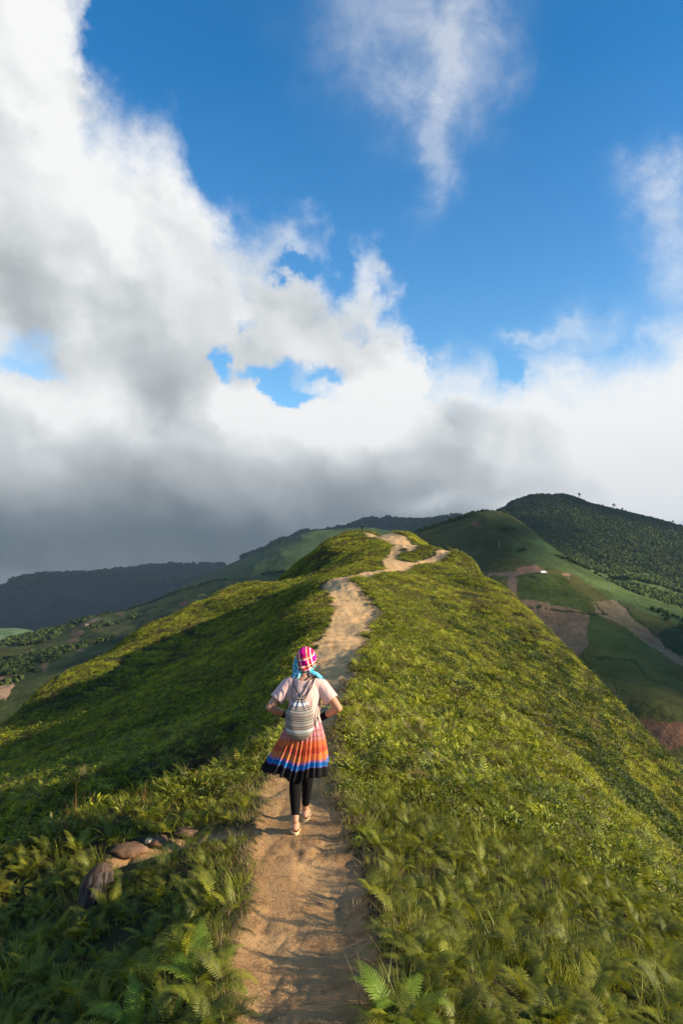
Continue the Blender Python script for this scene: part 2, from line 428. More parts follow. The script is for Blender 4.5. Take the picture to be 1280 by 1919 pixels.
# directions: fine in view, coarse elsewhere
aa = np.concatenate([np.linspace(-180, -45, 28)[:-1], np.linspace(-45, -31, 25)[:-1], np.linspace(-31, 31, 560), np.linspace(31, 45, 25)[1:], np.linspace(45, 180, 28)[1:-1]])
aa = np.radians(aa)
rr = np.concatenate([np.array([.02, .5, 1.0, 1.4]), np.geomspace(1.7, 14, 250), np.geomspace(14, 220, 250)[1:], np.geomspace(220, 420, 24)[1:]])
A_, R_ = np.meshgrid(aa, rr, indexing='ij')
GX, GY = np.sin(A_) * R_, np.cos(A_) * R_
GZ, GB = surface(GX, GY)
GZ[R_ < 1.2] = np.minimum(GZ[R_ < 1.2], -1.5)
GZ = np.where(R_ < 1.2, -1.62, GZ)

def bilin(x, y, fld):
    """read a field of the ground grid at any place"""
    a = np.arctan2(x, y); r = np.hypot(x, y)
    ia = np.clip(np.searchsorted(aa, a) - 1, 0, len(aa) - 2); ir = np.clip(np.searchsorted(rr, r) - 1, 0, len(rr) - 2)
    ta = np.clip((a - aa[ia]) / (aa[ia + 1] - aa[ia]), 0, 1); tr = np.clip((r - rr[ir]) / (rr[ir + 1] - rr[ir]), 0, 1)
    return (fld[ia, ir] * (1 - ta) * (1 - tr) + fld[ia + 1, ir] * ta * (1 - tr) + fld[ia, ir + 1] * (1 - ta) * tr + fld[ia + 1, ir + 1] * ta * tr)
def gz(x, y): return bilin(np.asarray(x, float), np.asarray(y, float), GZ)
def gbare(x, y): return bilin(np.asarray(x, float), np.asarray(y, float), GB)

def new_mat(name):
    m = bpy.data.materials.new(name); m.use_nodes = True
    m.node_tree.nodes.clear()
    return m, NB(m.node_tree)
def finish(m, b, surf, disp=None):
    o = b.n('ShaderNodeOutputMaterial'); m.node_tree.links.new(surf, o.inputs['Surface'])
    return m
def princ(b, col, rough=.8, normal=None, spec=.3, **kw):
    p = b.n('ShaderNodeBsdfPrincipled')
    b.put(p.inputs['Base Color'], col); b.put(p.inputs['Roughness'], rough)
    p.inputs['Specular IOR Level'].default_value = spec
    if normal is not None: b.put(p.inputs['Normal'], normal)
    for k, v in kw.items(): b.put(p.inputs[k.replace('_', ' ')], v)
    return p.outputs[0]
def bump(b, h, dist=.02, strength=1.0, normal=None):
    x = b.n('ShaderNodeBump'); b.put(x.inputs['Height'], h); x.inputs['Distance'].default_value = dist; x.inputs['Strength'].default_value = strength
    if normal is not None: b.put(x.inputs['Normal'], normal)
    return x.outputs[0]

# soil: sandy, warmer and darker close by, paler further along the ridge
mat_soil, b = new_mat('soil')
pos = b.n('ShaderNodeNewGeometry').outputs['Position']
bare = b.n('ShaderNodeAttribute', attribute_name='bare').outputs['Fac']
psep = b.n('ShaderNodeSeparateXYZ'); b.put(psep.inputs[0], pos)
n1 = b.noise(pos, 1.3, 6, .6).outputs['Fac']
n2 = b.noise(pos, 11, 6, .65).outputs['Fac']
n3 = b.noise(pos, 60, 4, .7).outputs['Fac']
n0 = b.noise(pos, .16, 4, .6).outputs['Fac']
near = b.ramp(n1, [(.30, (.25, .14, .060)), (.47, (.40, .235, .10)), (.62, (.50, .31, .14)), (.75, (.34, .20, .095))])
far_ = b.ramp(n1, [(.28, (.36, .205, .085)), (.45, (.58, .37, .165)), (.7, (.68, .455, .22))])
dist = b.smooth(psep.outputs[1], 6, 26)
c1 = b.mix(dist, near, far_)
c1 = b.mix(b.smooth(n2, .53, .66, 0, .55), c1, (.15, .082, .040, 1))
n4 = b.noise(b.vm('MULTIPLY', pos, (1, .45, 1)), 3.4, 6, .65).outputs['Fac']
c1 = b.mix(b.smooth(n4, .52, .64, 0, .28), c1, (.17, .10, .05, 1))
c1 = b.mix(b.smooth(n3, .60, .75, 0, .35), c1, (.56, .40, .25, 1))
growth = b.ramp(n1, [(.3, (.018, .020, .008)), (.6, (.040, .040, .014)), (.8, (.06, .045, .02))])
gfar = b.ramp(b.noise(pos, 1.1, 6, .7).outputs['Fac'], [(.3, (.014, .018, .006)), (.55, (.030, .038, .010)), (.8, (.06, .055, .018))])
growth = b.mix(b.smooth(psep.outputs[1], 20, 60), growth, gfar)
edge = b.add(bare, b.mul(b.sub(n2, .5), .9))
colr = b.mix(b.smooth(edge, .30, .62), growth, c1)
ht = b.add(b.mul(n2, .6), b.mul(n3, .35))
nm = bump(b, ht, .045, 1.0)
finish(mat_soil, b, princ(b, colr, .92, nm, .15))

V = np.stack([GX, GY, GZ], -1).reshape(-1, 3)
F = grid_faces(len(aa), len(rr), wrap=True)
Bf = GB.reshape(-1)
isp = (Bf[F].mean(1) > .42)
rF = np.hypot(V[F[:, 0], 0], V[F[:, 0], 1])
isp &= (rF > 1.6) & (V[F[:, 0], 1] > 0)
def sub_mesh(name, sel, mat, kind):
    f = F[sel]; u, inv = np.unique(f, return_inverse=True)
    return mesh_obj(name, V[u], inv.reshape(f.shape), mat, kind, attrs={'bare': ('FLOAT', Bf[u])})
ground = sub_mesh('hillside', ~isp, mat_soil, 'structure')
path_o = sub_mesh('dirt_path', isp, mat_soil, 'structure')
# ---------------------------------------------------------------- far hills
def in_poly(px, py, poly):
    c = np.zeros(px.shape, bool); n = len(poly); j = n - 1
    for i in range(n):
        xi, yi = poly[i]; xj, yj = poly[j]
        c ^= ((yi > py) != (yj > py)) & (px < (xj - xi) * (py - yi) / (yj - yi + 1e-12) + xi)
        j = i
    return c
def proj(x, y, z):
    """which pixel of the photo shows a place (used to lay out fields on the hills as they lie)"""
    d = cP * y + sP * z; u = -sP * y + cP * z
    return 640 + FPX * x / d, 959.5 - FPX * u / d

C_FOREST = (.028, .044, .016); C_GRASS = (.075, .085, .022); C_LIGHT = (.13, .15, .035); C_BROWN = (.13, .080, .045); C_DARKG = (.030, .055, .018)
C_EARTH = (.36, .22, .13); C_OLIVE = (.085, .088, .030); C_MID = (.075, .080, .019)

def hill(name, pts_, a0, a1, na, r0, r1, nr, base, fields=(), relief=(0, 100), fine=(0, 20), warp=6, mat=None, zfix=None, ridged=True, cut=None):
    f = Surf(P3(pts_), kx=2.4, c=.08)
    a = np.radians(np.linspace(a0, a1, na)); r = np.geomspace(r0, r1, nr)
    A, R = np.meshgrid(a, r, indexing='ij'); X, Y = np.sin(A) * R, np.cos(A) * R
    Z = f(X, Y)
    ramp_ = np.clip((R - r0) / (.12 * r0), 0, 1)
    z0 = Z.copy()
    if relief[0]: Z = Z + relief[0] * fbm(X, Y, relief[1], 5, 3, .5, ridged) 
    if fine[0]: Z = Z + fine[0] * fbm(X, Y, fine[1], 3, 8, .55)
    zfun = lambda x, y: f(x, y) + (relief[0] * fbm(x, y, relief[1], 5, 3, .5, ridged) if relief[0] else 0) + (fine[0] * fbm(x, y, fine[1], 3, 8, .55) if fine[0] else 0)
    PX, PY = proj(X, Y, z0)
    PX = PX + fbm(X, Y, R.mean() * .02, 3, 12) * warp; PY = PY + fbm(X, Y, R.mean() * .02, 3, 17) * warp * .7
    colr = np.empty(X.shape + (4,), np.float32); colr[..., 3] = 1
    v = fbm(X, Y, R.mean() * .12, 4, 5)[..., None]
    colr[..., :3] = np.array(base)[None, None] * (1 + .35 * v)
    for poly, c_ in fields:
        m_ = in_poly(PX, PY, poly)
        colr[m_, :3] = np.array(c_) * (1 + .22 * v[m_])
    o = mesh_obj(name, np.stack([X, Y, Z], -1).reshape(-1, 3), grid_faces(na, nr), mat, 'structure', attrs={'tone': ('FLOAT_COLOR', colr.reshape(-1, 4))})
    return o, zfun, f

def hill_mat(name, scale, bumpd, contrast=.35):
    m, b = new_mat(name)
    pos = b.n('ShaderNodeNewGeometry').outputs['Position']
    tone = b.n('ShaderNodeAttribute', attribute_name='tone').outputs['Color']
    n1 = b.noise(pos, scale, 7, .65).outputs['Fac']
    n2 = b.noise(pos, scale * 6, 5, .7).outputs['Fac']
    k = b.add(b.smooth(n1, .3, .7, 1 - contrast, 1 + contrast), b.mul(b.sub(n2, .5), contrast * 2.4))
    col = b.vm('SCALE', tone, k)
    nm = bump(b, b.add(n1, b.mul(n2, .6)), bumpd, 1.0)
    return finish(m, b, princ(b, col, .95, nm, .05))

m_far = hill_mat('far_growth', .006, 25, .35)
m_mid = hill_mat('hill_growth', .025, 3, .30)

# the dark mountain far to the left
far_left, zf_A, _ = hill('far_mountain', [(x, y, 5200) for x, y in [(-500, 1125), (-200, 1121), (0, 1106), (60, 1095), (110, 1091), (150, 1085), (230, 1081), (300, 1077), (370, 1075), (460, 1063), (600, 1058)]] +
     [(x, 1140, 4300) for x in (-500, 0, 300, 600)] + [(x, 1215, 3200) for x in (-500, 0, 300, 600)] + [(x, None, 6400, -500) for x in (-500, 0, 300, 600)],
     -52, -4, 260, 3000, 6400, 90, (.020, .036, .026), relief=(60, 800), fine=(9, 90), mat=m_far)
# the cloud-capped mountain behind the summit
behind, zf_B, _ = hill('cloud_capped_mountain', [(x, y, 3700) for x, y in [(120, 1195), (200, 1170), (260, 1145), (320, 1115), (380, 1083), (430, 1060), (480, 1040), (520, 1027), (560, 1015), (600, 1009), (650, 1002), (700, 996), (750, 993),
      (810, 995), (870, 986), (930, 982), (1000, 1000), (1150, 1020), (1500, 1030)]] +
     [(x, y, 2700) for x, y in [(120, 1225), (300, 1165), (400, 1110), (500, 1070), (600, 1045), (800, 1040), (1100, 1050), (1500, 1060)]] +
     [(x, y, 2000) for x, y in [(120, 1290), (300, 1240), (500, 1180), (700, 1130), (1100, 1120), (1500, 1120)]] + [(x, None, 4800, -200) for x in (120, 400, 700, 1100, 1500)],
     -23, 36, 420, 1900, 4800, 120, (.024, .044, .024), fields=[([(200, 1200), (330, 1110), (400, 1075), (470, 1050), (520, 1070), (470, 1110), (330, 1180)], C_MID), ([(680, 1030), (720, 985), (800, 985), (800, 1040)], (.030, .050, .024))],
     relief=(38, 520), fine=(7, 60), mat=m_far)
# its lighter shoulder
shoulder, zf_B1, _ = hill('grassy_shoulder', [(x, y, 2300) for x, y in [(60, 1215), (200, 1175), (300, 1146), (360, 1122), (410, 1098), (440, 1080), (480, 1056), (530, 1040), (580, 1029), (620, 1024), (700, 1020), (900, 1040)]] +
     [(x, y, 1700) for x, y in [(60, 1260), (200, 1215), (400, 1150), (520, 1095), (640, 1070), (900, 1080)]] + [(x, None, 1450, z) for x, z in [(60, -300), (300, -280), (500, -200), (900, -130)]] + [(x, None, 2900, -380) for x in (60, 300, 600, 900)],
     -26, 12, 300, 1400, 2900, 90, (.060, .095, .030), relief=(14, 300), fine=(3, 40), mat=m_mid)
# broken country in the valley to the left
vf = [([(0, 1250), (30, 1238), (80, 1226), (110, 1224), (60, 1250), (20, 1272), (-60, 1300), (-60, 1265)], (.20, .11, .06)), ([(75, 1252), (95, 1238), (98, 1243), (82, 1262)], (.18, .11, .06)),
      ([(0, 1275), (8, 1272), (26, 1284), (22, 1290), (0, 1280)], C_EARTH), ([(-10, 1302), (4, 1298), (24, 1292), (26, 1300), (10, 1312), (-10, 1314)], (.50, .32, .18)),
      ([(130, 1187), (150, 1183), (152, 1188), (160, 1192), (170, 1196), (172, 1202), (160, 1204), (150, 1196), (138, 1194)], (.15, .10, .06)), ([(128, 1200), (145, 1198), (143, 1204), (126, 1204)], (.12, .075, .05)),
      ([(100, 1193), (122, 1187), (120, 1190), (100, 1197)], C_OLIVE), ([(150, 1174), (172, 1164), (190, 1163), (175, 1171), (152, 1177)], (.17, .13, .08)), ([(215, 1172), (223, 1171), (222, 1182), (216, 1181)], (.15, .06, .04)),
      ([(190, 1168), (240, 1163), (255, 1185), (235, 1198), (180, 1190), (160, 1180)], C_OLIVE), ([(150, 1192), (240, 1196), (230, 1215), (150, 1210)], C_FOREST), ([(235, 1150), (420, 1095), (420, 1140), (260, 1190)], C_FOREST),
      ([(214, 1150), (232, 1147), (230, 1151), (214, 1153)], (.14, .10, .07)), ([(336, 1128), (352, 1127), (352, 1133), (338, 1134)], (.16, .07, .05)), ([(370, 1110), (384, 1109), (384, 1113), (370, 1113)], C_LIGHT),
      ([(-50, 1228), (60, 1205), (130, 1206), (60, 1226), (-50, 1250)], C_MID), ([(140, 1225), (160, 1226), (158, 1230), (140, 1230)], (.17, .12, .07)), ([(-50, 1190), (50, 1188), (30, 1210), (-50, 1222)], (.10, .16, .06))]
valley_l, zf_E, f_E = hill('valley_hills', [(x, y, 1500) for x, y in [(-500, 1225), (-150, 1215), (0, 1213), (60, 1198), (110, 1189), (160, 1172), (200, 1162), (250, 1150), (330, 1120), (400, 1104), (470, 1090), (540, 1085), (640, 1085)]] +
     [(x, y, 1100) for x, y in [(-500, 1270), (0, 1235), (100, 1215), (200, 1192), (300, 1160), (450, 1125), (640, 1110)]] + [(x, y, 800) for x, y in [(-500, 1320), (0, 1272), (150, 1245), (300, 1200), (450, 1170), (640, 1150)]] +
     [(x, y, 520) for x, y in [(-500, 1400), (0, 1330), (150, 1300), (300, 1260), (640, 1230)]] + [(x, None, 380, -125) for x in (-500, 0, 300, 640)] + [(x, None, 2100, z) for x, z in [(-500, -330), (0, -320), (300, -320), (640, -250)]],
     -52, 2, 420, 360, 2100, 170, (.055, .070, .022), fields=vf, relief=(7, 170), fine=(1.8, 22), warp=3.5, mat=m_mid)
# small light hill in the far left valley
lit_h, zf_L, _ = hill('light_green_knoll', [(x, y, 2500) for x, y in [(-400, 1200), (-100, 1190), (0, 1189), (30, 1187), (60, 1192), (100, 1203), (160, 1230)]] + [(x, y, 2000) for x, y in [(-400, 1240), (0, 1218), (160, 1250)]] + [(x, None, 3000, -420) for x in (-400, 0, 160)] + [(x, None, 1700, -330) for x in (-400, 0, 160)],
     -42, -19, 110, 1700, 3000, 50, (.10, .165, .07), relief=(6, 160), fine=(2, 30), mat=m_mid)
# wooded mountain on the right
forest_m, zf_D, f_D = hill('wooded_mountain', [(x, y, 1900) for x, y in [(560, 1079), (700, 1049), (800, 1019), (860, 1001), (900, 989), (930, 976), (960, 960), (985, 952), (1010, 948.5), (1035, 949), (1060, 954), (1080, 962), (1100, 970), (1130, 976), (1160, 984), (1200, 993), (1240, 1004), (1280, 1016), (1400, 1059), (1700, 1119)]] +
     [(x, y, 1500) for x, y in [(560, 1100), (800, 1045), (930, 1010), (1000, 990), (1060, 992), (1130, 1010), (1200, 1028), (1280, 1055), (1400, 1085), (1700, 1130)]] +
     [(x, y, 1150) for x, y in [(560, 1160), (800, 1100), (980, 1050), (1070, 1060), (1130, 1085), (1200, 1098), (1280, 1125), (1400, 1170), (1700, 1210)]] + [(x, y, 900) for x, y in [(560, 1220), (900, 1140), (1100, 1120), (1200, 1150), (1280, 1185), (1400, 1240), (1700, 1300)]] +
     [(x, None, 800, z) for x, z in [(560, -190), (900, -120), (1280, -110), (1700, -170)]] + [(x, None, 2600, -250) for x in (560, 900, 1280, 1700)],
     -4, 44, 460, 800, 2600, 170, (.045, .066, .022),
     fields=[([(1040, 1075), (1080, 1040), (1130, 1062), (1200, 1068), (1300, 1120), (1300, 1190), (1180, 1140), (1100, 1110)], (.075, .115, .035)), ([(985, 945), (925, 958), (880, 985), (960, 980), (1010, 1010), (1010, 960)], (.034, .064, .022)),  # first patch: strip of sunlight between cloud shadows, put into the colour
             ([(1130, 962), (1200, 982), (1300, 1015), (1300, 1040), (1160, 1000)], (.046, .080, .030))], relief=(26, 330), fine=(4, 38), mat=m_far)
# grassy hill with fields, right
cf = [([(925, 1085), (965, 1078), (1010, 1082), (1080, 1112), (1110, 1135), (1130, 1160), (1150, 1152), (1060, 1142), (980, 1135)], C_MID), ([(967, 1080), (1050, 1080), (1105, 1130), (1110, 1150), (1060, 1142), (975, 1135)], (.052, .072, .015)),
      ([(940, 1120), (1108, 1150), (1106, 1175), (1098, 1190), (1108, 1208), (1090, 1222), (1088, 1228), (1060, 1230), (1020, 1180)], (.20, .13, .07)), ([(1058, 1218), (1087, 1216), (1090, 1228), (1060, 1229)], (.17, .11, .06)),
      ([(1108, 1150), (1150, 1170), (1200, 1190), (1215, 1225), (1170, 1230), (1110, 1210), (1098, 1190)], (.060, .080, .017)), ([(1112, 1133), (1160, 1129), (1190, 1165), (1240, 1195), (1280, 1235), (1290, 1255), (1240, 1225), (1170, 1175), (1120, 1152)], (.21, .15, .075)),
      ([(1185, 1178), (1215, 1182), (1260, 1208), (1300, 1250), (1300, 1262), (1250, 1230)], (.20, .125, .07)), ([(880, 983), (892, 980), (905, 985), (902, 993), (890, 988)], (.20, .09, .055)),
      ([(915, 1076), (970, 1074), (975, 1063), (1010, 1064), (1022, 1074), (1030, 1077), (970, 1081), (966, 1124), (953, 1124), (953, 1082), (915, 1082)], (.20, .135, .085)), ([(970, 1064), (1008, 1062), (1015, 1074), (970, 1078)], (.22, .12, .07)),
      ([(1055, 1080), (1068, 1080), (1070, 1085), (1058, 1086)], (.28, .16, .09)), ([(1120, 1232), (1190, 1235), (1250, 1300), (1190, 1290), (1130, 1270), (1110, 1250)], (.055, .068, .017)),
      ([(1190, 1352), (1240, 1356), (1290, 1360), (1310, 1395), (1260, 1410), (1240, 1430), (1215, 1400)], (.17, .085, .045)), ([(1180, 1060), (1280, 1150), (1290, 1180), (1150, 1130), (1060, 1070), (1010, 1045), (990, 1010), (1030, 1020), (1070, 1060)], (.085, .125, .035)),
      ([(960, 1015), (1010, 1030), (1060, 1060), (1090, 1075), (1160, 1105), (1080, 1080), (1000, 1060), (960, 1040)], (.075, .105, .03)), ([(1140, 1295), (1155, 1296), (1158, 1318), (1148, 1325), (1140, 1310)], (.14, .09, .05)),
      ([(1260, 1175), (1300, 1180), (1300, 1235), (1250, 1215), (1230, 1190)], (.022, .045, .016))]
hedge = [(1096, 1150, 1140, 1152), (940, 1134, 1105, 1152), (1105, 1152, 1135, 1160), (1115, 1134, 1135, 1152), (1120, 1235, 1190, 1240), (1090, 1228, 1112, 1268), (1190, 1240, 1215, 1275), (1160, 1130, 1195, 1165), (1195, 1165, 1240, 1196), (1150, 1280, 1162, 1325), (1240, 1196, 1290, 1240)]
for x0, y0, x1, y1 in hedge:
    l_ = math.hypot(x1 - x0, y1 - y0); nx, ny = -(y1 - y0) / l_ * 1.3, (x1 - x0) / l_ * 1.3
    cf.append(([(x0 + nx, y0 + ny), (x1 + nx, y1 + ny), (x1 - nx, y1 - ny), (x0 - nx, y0 - ny)], (.016, .032, .011)))
field_h, zf_C, f_C = hill('field_hill', [(x, y, r) for x, y, r in [(560, 1075, 950), (700, 1045, 950), (780, 1004, 920), (830, 986, 900), (860, 976, 880), (905, 962, 850), (955, 964, 820), (985, 984, 800), (1010, 1003, 780), (1040, 1028, 750), (1075, 1058, 715), (1110, 1078, 690), (1150, 1100, 660), (1200, 1122, 630), (1280, 1150, 600), (1450, 1200, 580), (1700, 1280, 560),
      (860, 1060, 680), (930, 1050, 660), (980, 1062, 620), (1030, 1078, 590), (1100, 1115, 560), (1180, 1160, 520), (1280, 1215, 490), (900, 1110, 560), (960, 1120, 530), (1030, 1150, 500), (1110, 1180, 470), (1200, 1230, 440), (1280, 1290, 410),
      (1000, 1230, 420), (1100, 1270, 390), (1200, 1330, 350), (1280, 1380, 330), (1450, 1300, 430), (1700, 1400, 420)]] +
     [(x, None, 270, z) for x, z in [(560, -100), (900, -105), (1100, -108), (1280, -112), (1700, -120)]] +
     [(x, None, 1150, z) for x, z in [(560, -60), (700, -30), (860, 0), (985, -20), (1100, -90), (1280, -150), (1700, -200)]],
     -4, 44, 520, 260, 1150, 240, (.078, .080, .021), fields=cf, relief=(3.5, 110), fine=(.9, 16), warp=4, mat=m_mid)
# valley floor and open country to the horizon
FV, nA, nRr = [], 96, 40
a = np.linspace(-math.pi, math.pi, nA, endpoint=False); r = np.geomspace(300, 9000, nRr)
A, R = np.meshgrid(a, r, indexing='ij'); X, Y = np.sin(A) * R, np.cos(A) * R
front = np.clip(np.cos(A), -1, 1)
Z = -130 - 420 * np.clip((R - 300) / 2500, 0, 1) ** .7 + 160 * fbm(X, Y, 3000, 4, 6) * np.clip((R - 400) / 4000, 0, 1)
tone = np.ones(X.shape + (4,)); tone[..., :3] = np.array((.032, .055, .022)) * (1 + .3 * fbm(X, Y, 700, 3, 2)[..., None])
mesh_obj('valley_floor', np.stack([X, Y, Z], -1).reshape(-1, 3), grid_faces(nA, nRr, True), m_far, 'structure', attrs={'tone': ('FLOAT_COLOR', tone.reshape(-1, 4))})

# ---------------------------------------------------------------- added clouds, out of view towards the sun, shaped to shade the far hills
m_cloud, b = new_mat('cloud_white')
finish(m_cloud, b, princ(b, (.86, .87, .88, 1), 1.0, None, 0))
def shade_cloud(cx, cy, cz, rx, ry, seed):
    bm = bmesh.new(); bmesh.ops.create_icosphere(bm, subdivisions=5, radius=1)
    V = np.array([v.co[:] for v in bm.verts]); F = np.array([[v.index for v in f.verts] for f in bm.faces]); bm.free()
    n_ = fbm(V[:, 0] * 3 + seed + V[:, 2] * 1.3, V[:, 1] * 3 - V[:, 2] * 1.7, 1.6, 5, seed, .6)
    V = V * (1 + .30 * n_)[:, None]
    h = min(rx, ry) * .30
    V = V * np.array([rx, ry, h]); V[:, 2] = np.where(V[:, 2] < 0, V[:, 2] * .35, V[:, 2])
    t = (3200 - cz) / sun_dir.z
    V = V + np.array([cx + sun_dir.x * t, cy + sun_dir.y * t, cz + sun_dir.z * t])
    o = mesh_obj('shade_cloud', V, F, m_cloud, 'structure')
for i, c_ in enumerate([(190, 430, -70, 150, 120), (60, 720, -10, 130, 130), (330, 430, -90, 110, 90), (700, 1800, 40, 520, 260), (1100, 1500, 0, 300, 420), (-1500, 4100, -100, 1700, 1400), (500, 3500, 50, 1500, 800),
                        (-240, 1420, -120, 260, 200), (60, 2500, -60, 260, 400)]):
    shade_cloud(*c_, seed=i * 3 + 1)
# ---------------------------------------------------------------- air
m_haze = bpy.data.materials.new('valley_haze'); m_haze.use_nodes = True; m_haze.node_tree.nodes.clear(); b = NB(m_haze.node_tree)
vol = b.n('ShaderNodeVolumePrincipled'); vol.inputs['Color'].default_value = (.62, .84, 1.0, 1); vol.inputs['Density'].default_value = 0.00006; vol.inputs['Anisotropy'].default_value = .62
o_ = b.n('ShaderNodeOutputMaterial'); m_haze.node_tree.links.new(vol.outputs[0], o_.inputs['Volume'])
c = [(x, y, z) for z in (-800, 560) for x, y in ((-9600, -9600), (9600, -9600), (9600, 9600), (-9600, 9600))]
hz = mesh_obj('haze', c, [(3, 2, 1, 0), (4, 5, 6, 7), (0, 1, 5, 4), (1, 2, 6, 5), (2, 3, 7, 6), (3, 0, 4, 7)], m_haze, 'stuff', smooth=False)
# ---------------------------------------------------------------- growth on the ridge
def leaf_mat(name, stops, dryc=None, dry_lo=.62, dry_hi=.75, transl=.35, wl=.9, bright=1.0, rough=.55):
    m, b = new_mat(name)
    info = b.n('ShaderNodeObjectInfo')
    pos = b.n('ShaderNodeNewGeometry').outputs['Position']
    rnd = info.outputs['Random']
    big = b.noise(pos, 1 / (wl * 8), 5, .65).outputs['Fac']
    sml = b.noise(pos, 1 / wl * 3.6, 4, .75).outputs['Fac']
    f = b.add(b.add(b.mul(rnd, .28), b.add(b.mul(b.sub(sml, .5), 1.7), .31)), b.mul(b.sub(big, .5), .95))
    col = b.ramp(f, stops)
    if dryc:
        d = b.add(b.mul(b.m('FRACT', b.mul(rnd, 7.31)), .45), b.mul(big, .6))
        col = b.mix(b.smooth(d, dry_lo, dry_hi), col, (*dryc, 1))
    if bright != 1: col = b.vm('SCALE', col, bright)
    df = b.n('ShaderNodeBsdfDiffuse'); b.put(df.inputs[0], col)
    tr = b.n('ShaderNodeBsdfTranslucent'); b.put(tr.inputs[0], b.vm('MULTIPLY', col, (1.25, 1.2, .55)))
    mx = b.n('ShaderNodeMixShader'); mx.inputs[0].default_value = transl
    m.node_tree.links.new(df.outputs[0], mx.inputs[1]); m.node_tree.links.new(tr.outputs[0], mx.inputs[2])
    gl = b.n('ShaderNodeBsdfGlossy'); gl.inputs['Roughness'].default_value = rough; b.put(gl.inputs[0], (.8, .9, .7, 1))
    m2 = b.n('ShaderNodeMixShader'); m2.inputs[0].default_value = .035
    m.node_tree.links.new(mx.outputs[0], m2.inputs[1]); m.node_tree.links.new(gl.outputs[0], m2.inputs[2])
    return finish(m, b, m2.outputs[0])

GREENS = [(.18, (.040, .060, .008)), (.34, (.12, .155, .015)), (.50, (.30, .33, .024)), (.66, (.50, .50, .04)), (.90, (.36, .30, .06))]
m_scrub = leaf_mat('scrub_leaf', GREENS, (.13, .090, .045), .57, .74)
m_scrub_far = leaf_mat('slope_scrub_leaf', GREENS, (.13, .095, .04), .54, .70, wl=1.6)
m_fern = leaf_mat('fern_leaf', [(.2, (.080, .092, .009)), (.5, (.21, .225, .015)), (.8, (.40, .39, .030))], (.24, .15, .05), .68, .78, wl=.6)
m_fern_b = leaf_mat('young_fern_leaf', [(.2, (.17, .27, .02)), (.8, (.27, .38, .04))], None, wl=.6)
m_grass = leaf_mat('grass_blade', [(.2, (.095, .115, .010)), (.5, (.26, .275, .020)), (.85, (.48, .45, .06))], (.30, .24, .11), .62, .80, wl=.7)
m_straw = leaf_mat('dry_straw', [(.2, (.20, .13, .06)), (.6, (.36, .27, .13)), (.9, (.46, .38, .20))], None, wl=.5)
m_rust = leaf_mat('rust_brown_stalk', [(.2, (.13, .055, .022)), (.6, (.24, .11, .04)), (.9, (.33, .19, .08))], None, wl=.5)

class MB:
    def __init__(s): s.v, s.f = [], []
    def tri(s, a, b, c):
        n = len(s.v); s.v += [a, b, c]; s.f.append((n, n + 1, n + 2))
    def mesh(s, name, mat, smooth=False):
        me = bpy.data.meshes.new(name); me.from_pydata([tuple(p) for p in s.v], [], s.f); me.update()
        if smooth: me.polygons.foreach_set('use_smooth', [True] * len(me.polygons))
        me.materials.append(mat); return me

def frond(mb, L=1.0, az_=0.0, base=Vector((0, 0, 0)), lift=70, droop=95, pairs=18, seg=7, wid=.30, rnd=random, curl=0.0, stalk=.18):
    """one arching fern leaf: a rib with tapering leaflets, each of them toothed"""
    P = []; ang = math.radians(lift); x = z = y = 0.0; N = 22
    side = Vector((-math.sin(az_), math.cos(az_), 0)); fw = Vector((math.cos(az_), math.sin(az_), 0))
    for i in range(N + 1):
        P.append((base + fw * x + side * y + Vector((0, 0, z)), ang))
        st = L / N; x += math.cos(ang) * st; z += math.sin(ang) * st; y += curl * st * i / N
        ang -= math.radians(droop) / N * (0.55 + .9 * i / N)
    def at(t):
        q = t * N; i = min(int(q), N - 1); k = q - i
        return P[i][0].lerp(P[i + 1][0], k), P[i][1] * (1 - k) + P[i + 1][1] * k
    rw = .006 * L
    for i in range(0, N, 2):
        a, _ = P[i]; c, _ = P[min(i + 2, N)]; w0 = rw * (1 - i / N) + .001; 
        n = len(mb.v); mb.v += [a - side * w0, a + side * w0, c + side * w0 * .8, c - side * w0 * .8]; mb.f.append((n, n + 1, n + 2, n + 3))
    for j in range(pairs):
        t = stalk + (1 - stalk) * (j / pairs) ** .95
        p, an = at(t)
        u = (t - stalk) / (1 - stalk)
        ln = L * wid * (min(1, .55 + 1.6 * u) * (1 - u) ** .75 + .02) * rnd.uniform(.9, 1.08)
        tang = fw * math.cos(an) + Vector((0, 0, math.sin(an)))
        nrm = fw * -math.sin(an) + Vector((0, 0, math.cos(an)))
        for s_ in (-1, 1):
            dirv = (side * s_ * .92 + tang * (.38 + .25 * u) + nrm * rnd.uniform(-.02, .16)).normalized()
            droopv = -nrm * ln * rnd.uniform(.10, .25)
            wv = tang
            wb = ln * .17 + .004 * L
            if seg <= 2:
                mid = p + dirv * ln * .45 + droopv * .2; tip = p + dirv * ln + droopv
                n = len(mb.v); mb.v += [p, mid - wv * wb * .75, tip, mid + wv * wb * .75]; mb.f.append((n, n + 1, n + 2, n + 3))
            else:
                for k in range(seg):
                    f0 = k / seg; f1 = (k + 1) / seg
                    q0 = p + dirv * ln * f0 + droopv * f0 * f0; q1 = p + dirv * ln * f1 + droopv * f1 * f1
                    tw = wb * (1 - f0) ** .7 * (1.0 if k else .8) + .002 * L
                    fwd = dirv * ln / seg * .55
                    mb.tri(q0, q1, q0 + wv * tw + fwd); mb.tri(q0, q0 - wv * tw + fwd, q1)

